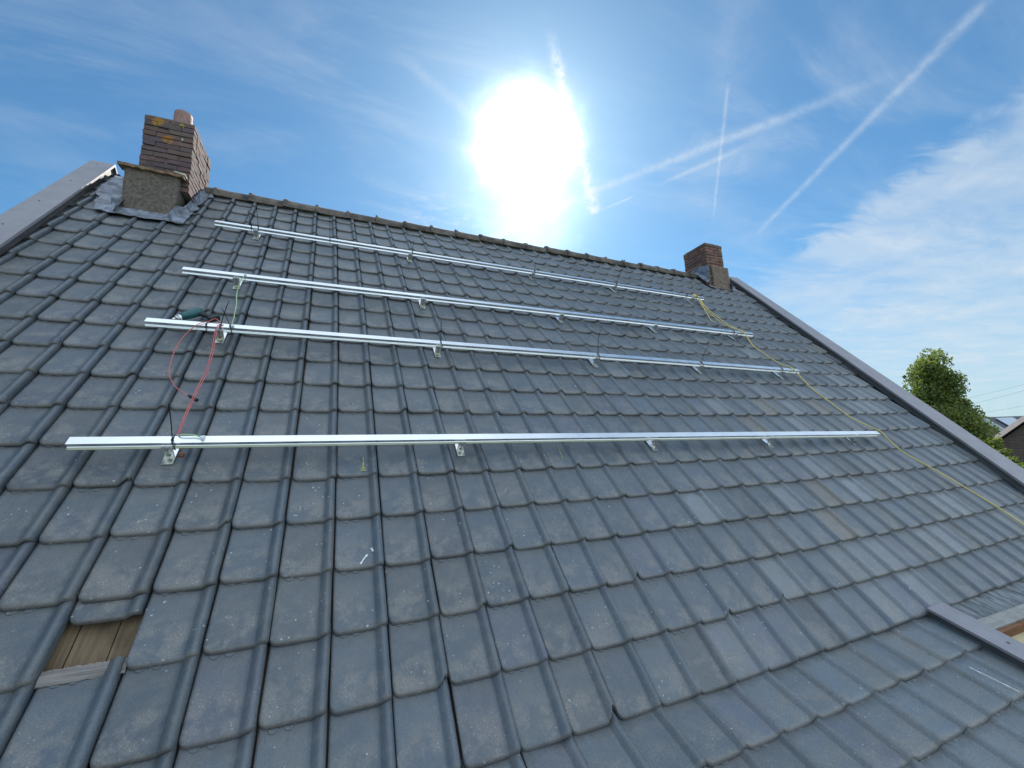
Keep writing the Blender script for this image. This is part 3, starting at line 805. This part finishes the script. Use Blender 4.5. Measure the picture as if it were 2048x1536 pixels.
smear([(1.362, .130), (1.359, .03)], .0034, CHALK, 'chalk_mark', 'yellow-green scratch line on a tile'); smear([(1.362, .06), (1.372, .03), (1.347, .028), (1.360, .075)], .0034, CHALK, 'chalk_mark', 'yellow-green scribble')
smear([(2.585, .19), (2.572, .07)], .0034, CHALK, 'chalk_mark', 'yellow-green scratch line near the rail'); smear([(4.17, -1.52), (4.19, -1.62), (4.20, -1.68)], .004, DROP, 'scrape_mark', 'pale scrape along a tile beside the dormer')

# ------------------------------------------------------------------ MOUNTING RAILS with their roof hooks
RAIL_W, RAIL_H, RAIL_TOP = .044, .036, .090
prof_rail = [(-.0255, 0), (-.0268, .0055), (-.0200, .0135), (-.0172, .0155), (-.0172, .0255), (-.0205, .0275), (-.022, .0345), (-.022, .036), (.022, .036), (.022, .024), (.017, .022), (.017, .014), (.022, .012), (.022, 0)]
def hook_meshes():
    mb = MB(); w = .0225                       # strap lying on the tile, bent up in front of the rail; y,z about the rail's underside centre line
    zt = -.0555
    path = [(-.068, zt), (-.030, zt), (-.0265, zt + .004), (-.0275, -.0005), (-.0278, .020), (-.0325, .020), (-.0325, zt + .002), (-.0345, zt - .001)]
    mb.prism([(-.068, zt - .0045), (.10, zt - .0045 - .004), (.10, zt - .004), (-.0265, zt), (-.068, zt)], -w, w, 0)
    mb.prism([(-.0305, zt + .0008), (-.0255, zt + .0008), (-.0262, .018), (-.0310, .018)], -w * .98, w * .98, 0)
    hook = mb.build('roof_hook', STEEL, None, bevel=.0008)
    def disc(r, y0, y1, z, seg=14, hexa=False):
        m = MB(); seg = 6 if hexa else seg
        vs = [(r * math.cos(a), y, z + r * math.sin(a)) for y in (y0, y1) for a in np.linspace(0, 2 * math.pi, seg + 1)[:-1]]
        m.add(vs, [tuple(range(seg)), tuple(range(seg, 2 * seg))] + [(i, (i + 1) % seg, seg + (i + 1) % seg, seg + i) for i in range(seg)]); return m
    m = disc(.0105, -.0340, -.0306, -.036); k = disc(.0062, -.0385, -.034, -.036, hexa=True); m.add(k.v, k.f)
    b1 = m.build('bolt', BOLT)
    m = disc(.0065, -.0345, -.0310, .006); k = disc(.0045, -.038, -.0345, .006, hexa=True); m.add(k.v, k.f); m.box((-.0028, -.0316, -.024), (.0028, -.0309, -.002))
    b2 = m.build('bolt', BOLT)
    return hook, b1, b2
HOOK, B1, B2 = hook_meshes()
hook_used = [False]
def rail(p0, p1, label, hooks):
    (u0, v0), (u1, v1) = p0, p1
    L = math.hypot(u1 - u0, v1 - v0); ang = math.atan2(v1 - v0, u1 - u0)
    M = Matrix.Rotation(PITCH, 4, 'X') @ Matrix.Rotation(ang, 4, 'Z')
    e = empty('mounting_rail', W(u0, v0, RAIL_TOP - RAIL_H), M.to_euler(), label, 'rail', 'mounting rails across the roof')
    mb = MB(); mb.prism(prof_rail, 0, L, 0); mb.build('rail_profile', ALU, e)
    for hu in hooks:
        if not hook_used[0]:
            h, b1, b2 = HOOK, B1, B2; hook_used[0] = True
        else:
            h, b1, b2 = HOOK.copy(), B1.copy(), B2.copy()
            for q in (h, b1, b2): COL.objects.link(q)
        h.parent = e; h.location = (hu - u0, 0, 0); h.rotation_euler = (0, 0, random.uniform(-.03, .03))
        b1.parent = h; b2.parent = h; b1.location = b2.location = (0, 0, 0)
    return e
RAILS = {1: ((.105, 3.075), (6.129, 3.012)), 2: ((.117, 2.004), (6.14, 2.004)), 3: ((.117, 1.232), (6.088, 1.196)), 4: ((.148, .187), (6.035, .172))}
def rail_v(n, u):
    (a, b), (c, d) = RAILS[n]; return b + (d - b) * (u - a) / (c - a)
rail(*RAILS[1], 'uppermost aluminium rail, nearest the ridge, with a rope knotted at its right end', [.44, 1.90, 3.38, 4.58, 5.92])
rail(*RAILS[2], 'second aluminium rail below the ridge, a pale wire hanging from its left part', [.46, 1.91, 3.34, 4.57, 5.85])
rail(*RAILS[3], 'third aluminium rail below the ridge, red cable and power tool at its left end', [.50, 1.93, 3.37, 4.62, 5.83])
rail(*RAILS[4], 'lowest aluminium rail, widest in view, far below the other three', [.50, 1.91, 3.35, 4.56, 5.70])

# ------------------------------------------------------------------ CABLE TIES
def tie(n, u, tip, label, slant=0.0, kink=0.0, r=.0026):
    """Strap round a rail at u, the uncut tail standing up to tip (u,v,w)."""
    v = rail_v(n, u); t, b = RAIL_TOP + .0022, RAIL_TOP - RAIL_H - .0025; h = RAIL_W / 2 + .0045
    base = W(u, v, b)
    e = empty('cable_tie', base, (PITCH, 0, 0), label, 'cable tie', 'black cable ties on the rails')
    def loc(p): return (p[0] - u, p[1] - v, p[2] - b)
    s = slant
    loop = [(u + s, v - h, b), (u + s * .5, v - h, t - .012), (u, v - h + .002, t), (u - s * .4, v + .4 * h, t), (u - s * .6, v + h - .002, t), (u - s * .3, v + h, t - .01), (u + s * .4, v + h, b), (u + s, v + .4 * h, b - .001), (u + s, v - h, b)]
    mb = MB(); mb.tube([loc(p) for p in loop], r, 6); st = mb.build('strap', BLACK, e, smooth=True)
    hd = (u - s * .4, v - .006, t)
    mb = MB(); q = loc(hd); mb.box((q[0] - .0045, q[1] - .005, q[2] - .001), (q[0] + .0045, q[1] + .005, q[2] + .006)); mb.build('head', BLACK, e)
    if tip:
        m = ((hd[0] + tip[0]) / 2 + kink, (hd[1] + tip[1]) / 2 + .008, (hd[2] + tip[2]) / 2 + .004)
        mb = MB(); mb.tube(curve([loc(hd), loc(m), loc(tip)], 6), [r] * 10 + [r * .9, r * .7, r * .4], 6); mb.build('tail', BLACK, e, smooth=True)
    return e
tie(1, .400, (.385, 3.05, .256), 'black cable tie on the uppermost rail, left one of the pair by its first hook')
tie(1, .458, (.459, 3.05, .279), 'black cable tie on the uppermost rail, right one of the pair by its first hook')
tie(1, 1.094, (1.086, 3.05, .33), 'tall black cable tie on the uppermost rail standing alone between two hooks')
tie(1, 1.921, (1.919, 3.05, .229), 'black cable tie beside the second hook of the uppermost rail')
tie(1, 3.395, (3.374, 3.05, .197), 'short black cable tie beside the middle hook of the uppermost rail')
tie(1, 4.595, (4.603, 3.05, .246), 'black cable tie beside the fourth hook of the uppermost rail')
tie(1, 5.80, None, 'black cable tie next to the yellow rope knot on the uppermost rail')
tie(2, 5.80, None, 'black cable tie under the rope on the second rail')
tie(3, .430, None, 'short black cable tie under the red cable, without a tail, by the power tool')
tie(3, .506, (.568, 1.24, .273), 'long black cable tie holding the red cables on the third rail, tail leaning right')
tie(3, .562, (.516, 1.26, .200), 'black cable tie beside the pale wire on the third rail, tail leaning left', .006)
tie(3, 1.950, (1.920, 1.24, .283), 'long black cable tie at the second hook of the third rail', .010)
tie(3, 3.385, (3.315, 1.24, .332), 'long black cable tie at the middle hook of the third rail, leaning left', .014, -.012)
tie(3, 4.615, (4.615, 1.24, .269), 'long black cable tie at the fourth hook of the third rail', .014, -.01)
tie(3, 5.80, None, 'black cable tie beside the rope on the third rail')
tie(4, .522, (.530, .205, .298), 'long black cable tie on the lowest rail, the only one there', .006)

# ------------------------------------------------------------------ CABLES
def on_tiles(u, v, r=.003): return (u, v, max(tile_top(u, v), 0.0) + r)
def cable(name, paths, r, mat, label, cat, seg=8, n=10):
    o0 = W(*paths[0][0]); e = empty(name, o0, (PITCH, 0, 0), label, cat); f = Vector(paths[0][0])
    for k, p in enumerate(paths):
        mb = MB(); mb.tube(curve([Vector(q) - f for q in p], n), r, seg); mb.build('wire', mat, e, smooth=True)
    return e
T = RAIL_TOP
loop = [(.508, 1.245, T + .004), (.470, 1.275, T + .018), (.435, 1.255, T + .006), (.39, 1.215, .096), (.345, 1.12, .075), (.325, 1.02, .055), (.325, .90, .040), (.345, .77, .033), (.40, .66, .030), (.455, .60, .030), (.478, .585, .028)]
run1 = [(.512, 1.235, T + .004), (.492, 1.20, T + .006), (.494, 1.12, .085), (.505, .98, .062), (.512, .80, .045), (.506, .62, .042), (.504, .50, .040), (.508, .36, .050), (.520, .24, .062), (.524, .20, .07), (.522, .165, .045)]
run2 = [(.520, 1.235, T + .002), (.500, 1.20, T + .003), (.503, 1.11, .080), (.514, .97, .056), (.521, .80, .040), (.514, .62, .038), (.511, .50, .036), (.513, .36, .045), (.523, .24, .055), (.527, .20, .062), (.527, .165, .042)]
rc_ = cable('red_cable', [loop, run1, run2], .0025, RED, 'red solar cable looping down from the third rail to the lowest rail', 'cable')
f = Vector(loop[0]); a, b = Vector(loop[-1]) - f, Vector((.525, .545, .028)) - f
mb = MB(); dv = (b - a); mb.tube([a, a + dv * .12, a + dv * .15, a + dv * .5, a + dv * .53, a + dv * .7, a + dv * .73, b], [.006, .006, .0085, .0085, .0065, .0065, .0095, .0085], 10); mb.build('connector', BLACK, rc_, smooth=True, sharp=40)
ew = cable('earth_wire', [[(.520, 1.998, T + .006), (.515, 1.965, T + .004), (.500, 1.93, .075), (.492, 1.83, .038), (.505, 1.72, .036), (.523, 1.62, .040), (.530, 1.52, .034), (.545, 1.40, .05), (.560, 1.28, .080), (.575, 1.222, T + .006)]], .0034, GREENY, 'pale green-yellow wire running from the second rail down to the third rail', 'wire')
def lug(parent, p, f):
    mb = MB(); c = Vector(p) - Vector(f)
    mb.tube([c + Vector((0, 0, -.003)), c + Vector((0, 0, .003))], .0085, 10); mb.tube([c + Vector((0, 0, .003)), c + Vector((0, 0, .009))], .0052, 6)
    mb.box((c.x - .007, c.y, c.z - .001), (c.x + .007, c.y + .020, c.z + .004)); mb.build('lug', WHITE, parent)
lug(ew, (.520, 1.998, T + .003), (.520, 1.998, T + .006)); lug(ew, (.575, 1.215, T + .003), (.520, 1.998, T + .006))
p0 = (.636, .186, T + .006)
ew2 = cable('earth_wire', [[p0, (.605, .202, T + .010), (.575, .205, T + .012), (.545, .206, T + .010), (.530, .212, .08), (.527, .205, .062)]], .0030, GREENY, 'short pale wire lying along the lowest rail to its pale lug', 'wire'); lug(ew2, (.636, .184, T + .003), p0)
mb = MB(); pts = [(.0, .0, 0)]
pts = [(.010 * math.cos(a) , .004 * a / 6.28 - .004, .013 * math.sin(a)) for a in np.linspace(0, 13, 34)]
mb.tube(pts, .0035, 7)
co = mb.build('wire_offcut', COPPER, None, smooth=True, loc=W(.552, .148, .024), rot=(PITCH, 0, .3)); tag(co, 'small coiled copper-brown wire end under the lowest rail by its first hook', 'wire')

# ------------------------------------------------------------------ ROPE
def rope_obj():
    main = [(5.950, 3.035, T + .006), (5.985, 2.99, T + .006), (6.03, 2.93, .060), (5.985, 2.755, .046), (5.972, 2.567, .042), (5.980, 2.396, .042), (5.978, 2.22, .050), (5.965, 2.06, T), (5.962, 2.00, T + .010), (5.958, 1.95, T), (5.925, 1.76, .052), (5.955, 1.57, .046), (5.975, 1.36, .056), (5.975, 1.25, T + .004), (5.976, 1.20, T + .010), (5.980, 1.15, T), (5.990, .92, .050), (6.010, .69, .044), (6.020, .44, .046), (6.045, .26, T - .010), (6.056, .178, T + .009), (6.075, .11, T - .010), (6.115, -.03, .050), (6.215, -.19, .044), (6.30, -.37, .046), (6.38, -.54, .044), (6.436, -.714, .046), (6.467, -.87, .046), (6.53, -1.14, .044)]
    second = [(5.955, 3.04, T + .012), (5.998, 2.98, T - .002), (5.99, 2.93, .060), (5.948, 2.82, .050), (5.925, 2.70, .044), (5.908, 2.51, .042), (5.902, 2.34, .044), (5.915, 2.19, .058), (5.938, 2.05, T + .004), (5.945, 2.00, T + .012), (5.95, 1.985, T + .006)]
    tail = [(5.95, 3.03, T + .008), (6.012, 2.96, T - .020), (5.981, 2.84, .050), (5.891, 2.662, .042), (5.827, 2.516, .040), (5.772, 2.40, .038), (5.768, 2.346, .036), (5.80, 2.31, .036)]
    f = Vector(main[0]); mb = MB()
    def strand(p, r):
        c = curve([Vector(q) - f for q in p], 26)
        n = len(c); s = [0]
        for a, b in zip(c[:-1], c[1:]): s.append(s[-1] + (b - a).length)
        b0 = len(mb.v); mb.tube(c, [r * (1 + .10 * math.sin(q * 330)) for q in s], 7)
        for i in range(n):
            for k in range(7):
                g = .5 + .5 * math.sin(s[i] * 420 + k * 6.283 / 7)
                mb.cols[b0 + i * 7 + k] = (.68 + .27 * g, .52 + .26 * g, .16 + .12 * g, 1)
    strand(main, .0058); strand(second, .0048); strand(tail, .0046)
    for k, (uu, vv) in enumerate(((5.950, 3.028),)):       # hitches round the rail
        h = RAIL_W / 2 + .006
        for q in (-.012, 0, .012):
            strand([(uu + q, vv - h, T - .03), (uu + q, vv - h, T - .002), (uu + q, vv - .006, T + .007), (uu + q + .004, vv + h - .004, T + .005), (uu + q + .006, vv + h, T - .03), (uu + q + .006, vv, T - RAIL_H - .006), (uu + q, vv - h, T - .03)], .0045)
    e = mb.build('rope', ROPE, None, smooth=True, loc=W(*main[0]), rot=(PITCH, 0, 0))
    tag(e, 'yellow rope tied to the uppermost rail and trailing over the other rails down the roof', 'rope')
rope_obj()

# ------------------------------------------------------------------ POWER TOOL behind the third rail
def power_tool():
    e = empty('cordless_drill', W(.285, 1.40, .012), ((Matrix.Rotation(PITCH, 4, 'X') @ Matrix.Rotation(math.radians(48), 4, 'Z')).to_euler()), 'teal cordless drill with silver chuck and dark grip lying behind the third rail', 'drill')
    mb = MB()                                  # motor housing, axis along local x, nose towards -x
    prof_ = [(-.045, .016), (-.040, .022), (-.02, .026), (.02, .029), (.06, .030), (.085, .027), (.095, .018), (.097, .004)]
    mb.tube([(x, 0, .034) for x, r in prof_], [r for x, r in prof_], 18); mb.build('body', TEAL, e, smooth=True, sharp=50)
    mb = MB(); mb.tube([(-.078, 0, .034), (-.075, 0, .034), (-.052, 0, .034), (-.045, 0, .034)], [.011, .0165, .019, .017], 14); 
    for k in range(3):
        a = k * 2.09 + .4; mb.box((-.095, .004 * math.cos(a) - .003, .034 + .004 * math.sin(a) - .003), (-.075, .004 * math.cos(a) + .003, .034 + .004 * math.sin(a) + .003))
    mb.build('chuck', STEEL, e, smooth=True, sharp=40)
    mb = MB()                                  # ring guide with spokes at the nose
    N = 20; vs = [(-.062, .030 * math.cos(a) * q - .012, .032 + .030 * math.sin(a) * q) for q in (1, .72) for a in np.linspace(0, 2 * math.pi, N + 1)[:-1]] + [(-.067, .030 * math.cos(a) * q - .012, .032 + .030 * math.sin(a) * q) for q in (1, .72) for a in np.linspace(0, 2 * math.pi, N + 1)[:-1]]
    fs = []
    for i in range(N):
        j = (i + 1) % N
        fs += [(i, j, N + j, N + i), (2 * N + i, 3 * N + i, 3 * N + j, 2 * N + j), (i, 2 * N + i, 2 * N + j, j), (N + i, N + j, 3 * N + j, 3 * N + i)]
    mb.add(vs, fs)
    for k in range(3):
        a = k * 2.094 + .5; c, s = math.cos(a), math.sin(a)
        mb.tube([(-.0645, -.012 + .004 * c, .032 + .004 * s), (-.0645, -.012 + .024 * c, .032 + .024 * s)], .004, 6)
    mb.tube([(-.068, -.012, .032), (-.061, -.012, .032)], .0075, 10)
    mb.build('guide_ring', plain('bright_alloy', (.75, .77, .80), .35, .6, .05, 40, .0), e)
    mb = MB(); mb.tube(curve([(.055, .0, .032), (.072, -.035, .030), (.085, -.075, .027), (.092, -.10, .026)], 5), [.019] * 4 + [.017] * 9 + [.019] * 3, 12); mb.build('handle', RUBBER, e, smooth=True)
    mb = MB(); mb.box((.058, -.128, .006), (.128, -.096, .048)); mb.build('battery', RUBBER, e, bevel=.005)
    mb = MB(); mb.box((.045, -.035, .029), (.056, -.018, .037)); mb.build('trigger', BLACK, e, bevel=.002)
power_tool()

# ------------------------------------------------------------------ GROUND, TREES, NEIGHBOURS
mb = MB(); S = 900
mb.add([(-S, -S, GROUND), (S, -S, GROUND), (S, S, GROUND), (-S, S, GROUND)], [(0, 1, 2, 3)])
def ground_mat():
    m, g, p = material('meadow', rough=.95); co = obj_co(g)
    c = g.mix(g.step(g.noise(co, .05, 5), .4, .6), (.06, .09, .03, 1), (.10, .11, .05, 1)); g.l.new(c, p.inputs['Base Color']); return m
tag(mb.build('ground', ground_mat()), kind='structure')

BARK = plain('bark', (.09, .07, .05), .95, 0, .3, 8, .6, .01)
LEAF1 = leaf_material('leaf_bright', (.095, .14, .045), (.24, .27, .085))
LEAF2 = leaf_material('leaf_dark', (.078, .12, .042), (.15, .19, .065))
LEAF3 = leaf_material('leaf_yellow', (.10, .14, .035), (.21, .24, .06))
def tree(name, x, y, height, width, leaf, label, cat, n, size, shape=1.0, base=0.15, group=None, seed=1, lean=0.0):
    """Tapered trunk with limbs and a crown of leaf clumps grown along the limbs' ends."""
    R = random.Random(seed); e = empty(name, (x, y, GROUND), (0, 0, 0), label, cat, group)
    mb = MB(); mb.tube([(0, 0, -.1), (.02, .01, height * .3), (.03 + lean * .5, -.02, height * .65), (lean, 0, height * .95)], [.02 * height, .016 * height, .009 * height, .01], 8)
    ends = []
    for k in range(26):
        t = base + (.95 - base) * (k + R.random()) / 26; a = k * 2.4 + R.random()
        tt_ = (t - base) / (1 - base); rad = width / 2 * min(1, (tt_ + .12) * 2.6) * max(.05, 1 - tt_) ** (.62 * shape) * R.uniform(.72, 1.08)
        p = Vector((lean * t, 0, t * height)); q = p + Vector((math.cos(a) * rad, math.sin(a) * rad, rad * R.uniform(.5, 1.2)))
        mb.tube([p, (p + q) / 2 + Vector((0, 0, -.04)), q], [.006 * height * (1.1 - t), .004 * height * (1.1 - t), .006], 5); ends.append((p, q, rad))
    mb.build('trunk', BARK, e, smooth=True)
    vs, fs, cols = [], [], []
    clumps = []
    for p, q, rad in ends:
        for _ in range(6):
            f = R.uniform(.25, 1.05); c = p.lerp(q, f) + Vector((R.gauss(0, .13), R.gauss(0, .13), R.gauss(0, .18))) * width * .35
            clumps.append((c, R.uniform(.10, .22) * width, R.random()))
    top = Vector((lean, 0, height))
    for k in range(14): clumps.append((top + Vector((R.gauss(0, .05) * width, R.gauss(0, .05) * width, -R.uniform(0.02, .16) * height)), .07 * width, R.random()))
    for k in range(26): clumps.append((top + Vector((R.gauss(0, .14) * width, R.gauss(0, .14) * width, -R.uniform(-.015, .35) * height)), .022 * width, R.random()))
    for c, r, tn in R.choices(clumps, weights=[q[1] ** 1.35 for q in clumps], k=n):
        d = Vector((R.gauss(0, 1), R.gauss(0, 1), R.gauss(0, 1))).normalized() * r * R.random() ** .45
        d.z *= 1.25; o = c + d
        ax = Vector((R.gauss(0, 1), R.gauss(0, 1), R.gauss(0, .8))).normalized(); bx = ax.orthogonal().normalized()
        bx = (Matrix.Rotation(R.uniform(0, 6.28), 3, ax) @ bx); cx = ax.cross(bx); s = size * R.uniform(.6, 1.3)
        b = len(vs); vs += [o - bx * s * .5, o + cx * s * .30, o + bx * s * .62, o - cx * s * .30]; fs.append((b, b + 1, b + 2, b + 3))
        tt = min(1, max(0, tn * .75 + R.uniform(-.15, .3))); cols += [(tt, tt, tt, 1)] * 4
    m2 = MB(); m2.v = [tuple(p) for p in vs]; m2.f = fs; m2.mi = [0] * len(fs); m2.cols = cols
    me = bpy.data.meshes.new('crown'); me.from_pydata(m2.v, [], m2.f); me.update(); me.materials.append(leaf)
    at = me.attributes.new('tint', 'FLOAT_COLOR', 'POINT'); at.data.foreach_set('color', np.array(cols, dtype=np.float32).ravel())
    link(bpy.data.objects.new('crown', me), e)
    return e
def far(px_dir, X):
    """Point at world X along a direction measured at X = 14 from the camera."""
    k = (X - CAMP[0]) / (14 - CAMP[0]); return (X, CAMP[1] + (px_dir[0] - CAMP[1]) * k, CAMP[2] + (px_dir[1] - CAMP[2]) * k)
def plant(name, d, X, width, *a, **kw):
    p = far(d, X); return tree(name, p[0], p[1], (p[2] - GROUND) * (.97 if name in ('broadleaf_tree', 'conifer_tree') else .93), width, *a, **kw)
plant('broadleaf_tree', (2.86, 1.96), 23, 2.45, LEAF1, 'tall bright green tree with an egg-shaped crown behind the right verge', 'tree', 52000, .105, .62, .12, seed=3)
plant('conifer_tree', (2.43, 1.10), 24, 1.25, LEAF2, 'narrow dark tree tucked against the right side of the taller tree', 'tree', 26000, .10, .7, .1, seed=5)
plant('hedge_shrub', (2.29, .55), 23, 1.2, LEAF2, 'dark bush between the narrow tree and the white-edged gable', 'bush', 18000, .09, .7, .1, group='bushes beyond the right verge', seed=8)
plant('hedge_shrub', (2.13, .36), 21, 1.0, LEAF3, 'yellowish bush right in front of the gabled house', 'bush', 16000, .085, .7, .1, group='bushes beyond the right verge', seed=9)
plant('hedge_shrub', (2.00, .15), 20, .9, LEAF3, 'sunlit bush below the white-edged gable corner', 'bush', 14000, .085, .7, .1, group='bushes beyond the right verge', seed=10)
plant('hedge_shrub', (1.90, -.02), 19, .85, LEAF1, 'small bush against the dark brown house', 'bush', 12000, .08, .7, .1, group='bushes beyond the right verge', seed=11)
plant('hedge_shrub', (1.82, -.20), 18, .8, LEAF1, 'lowest small bush at the edge of the picture by the verge', 'bush', 12000, .08, .7, .1, group='bushes beyond the right verge', seed=12)

ROOFTILE = plain('brown_rooftile', (.040, .027, .025), .75, 0, .25, 2, .4, .02)
DARKROOF = plain('dark_rooftile', (.07, .072, .085), .6, 0, .2, 2, .4, .02)
WHITEPAINT = plain('white_paint', (.72, .72, .70), .5, 0, .05, 3, .0)
def solar_mat():
    m, g, p = material('solar_glass', (.30, .36, .46), .08, 0, .9)
    p.inputs['Roughness'].default_value = .12; p.inputs['Coat Weight'].default_value = 1.0; return m
def gabled_house(name, apex, r, d, length, half, drop, wallmat, roofmat, label, trim, panels):
    """Ridge runs from apex along r; the near slope falls along -d."""
    A = Vector(apex); r = Vector((r[0], r[1], 0)).normalized(); d = Vector((d[0], d[1], 0)).normalized()
    loc = Vector((A.x, A.y, GROUND)); e = empty(name, loc, (0, 0, 0), label, 'house')
    Z = Vector((0, 0, 1)); A0 = A - loc
    pt = lambda s, t, o=0: A0 + r * s - d * t - Z * (abs(t) * drop / half) + Z * o      # t>0 near side
    mb = MB(); g0 = [A0 + r * .25 + d * (half - .2), A0 + r * .25 - d * (half - .2)]
    for s in (.25, length - .25):
        pass
    q = []
    for s in (.25, length - .25):
        q += [A0 + r * s - d * (half - .25) - Z * A0.z, A0 + r * s + d * (half - .25) - Z * A0.z, pt(s, -(half - .25), -.12), pt(s, 0, -.12), pt(s, half - .25, -.12)]
    mb.add(q, [(0, 1, 2, 3, 4), (9, 8, 7, 6, 5), (0, 4, 9, 5), (1, 6, 7, 2)]); mb.build('wall', wallmat, e)
    mb = MB(); R_ = []
    for s in (0, length):
        R_ += [pt(s, half + .3), pt(s, 0), pt(s, -half - .3), pt(s, -half - .3, -.05), pt(s, 0, -.05), pt(s, half + .3, -.05)]
    mb.add(R_, [(0, 1, 7, 6), (1, 2, 8, 7), (2, 3, 9, 8), (3, 4, 10, 9), (4, 5, 11, 10), (5, 0, 6, 11), (0, 5, 4, 1), (1, 4, 3, 2), (6, 7, 10, 11), (7, 8, 9, 10)])
    rf = mb.build('roof', roofmat, e)
    if trim:
        for t0, t1 in ((0, half + .3), (0, -half - .3)):
            mb = MB(); a = [pt(s, t, o) for s in (-.05, -.002) for t in (t0, t1) for o in (.03, -.26)]
            mb.add(a, [(0, 1, 3, 2), (4, 6, 7, 5), (0, 4, 5, 1), (2, 3, 7, 6), (0, 2, 6, 4), (1, 5, 7, 3)]); mb.build('bargeboard', trim, e)
    for (s0, s1, t0, t1) in panels:
        mb = MB(); a = [pt(s, t, o) for s in (s0, s1) for t in (t0, t1) for o in (.06, .11)]
        mb.add(a, [(0, 1, 3, 2), (4, 6, 7, 5), (0, 4, 5, 1), (2, 3, 7, 6), (0, 2, 6, 4), (1, 5, 7, 3)]); mb.build('solar_panel', SOLAR, rf)
    return e
SOLAR = solar_mat()
YBRICK = wall_brick('ochre_brick', (.28, .17, .09), (.34, .22, .12), (.35, .32, .28))
DBRICK = wall_brick('dark_brick', (.13, .085, .075), (.17, .11, .095), (.2, .19, .18))
gabled_house('neighbour_house', (40, 11.27, 1.65), (.924, -.381), (.381, .908), 12, 4.2, 3.5, YBRICK, DARKROOF, 'ochre brick house with white gable edge and solar panels on its dark roof', WHITEPAINT, [(.50, 1.62, .22, 1.95), (2.35, 3.45, .22, 1.95), (3.50, 4.60, .22, 1.95)])
gabled_house('neighbour_house', (27, 4.0, 2.1), (.93, .36), (-.36, .93), 9, 4.0, 3.4, DBRICK, ROOFTILE, 'dark brown brick house with a red-brown roof edge at the right picture edge', None, [])
# ------------------------------------------------------------------ POWER LINES, far off
WIRE = plain('wire_metal', (.10, .11, .12), .6, .3, .1, 1, .0)
for (a, b, lab) in (((1947, 790), (2060, 762), 'uppermost of the faint overhead lines over the trees at the right'), ((1957, 801), (2060, 774), 'middle one of the faint overhead lines at the right'), ((1950, 824), (2060, 806), 'lowest faint overhead line, just above the solar-panel roof')):
    P = []
    for px in (a, b):
        q = RX * ((px[0] - 1024) / 846.02) + RY * ((px[1] - 768) / 846.02) + RZ
        P.append(Vector(CAMP) + q * (190 / q.length))
    dd = P[1] - P[0]; A, B = P[0] - dd * 2.2, P[1] + dd * 2.0
    pts = [A.lerp(B, t) + Vector((0, 0, 4 * (t - .5) ** 2 * 2 - .6)) for t in np.linspace(0, 1, 25)]
    mb = MB(); mb.tube([p - A for p in pts], .024, 5); o = mb.build('power_line', WIRE, None, loc=A); tag(o, lab, 'power line', 'faint power lines in the sky')
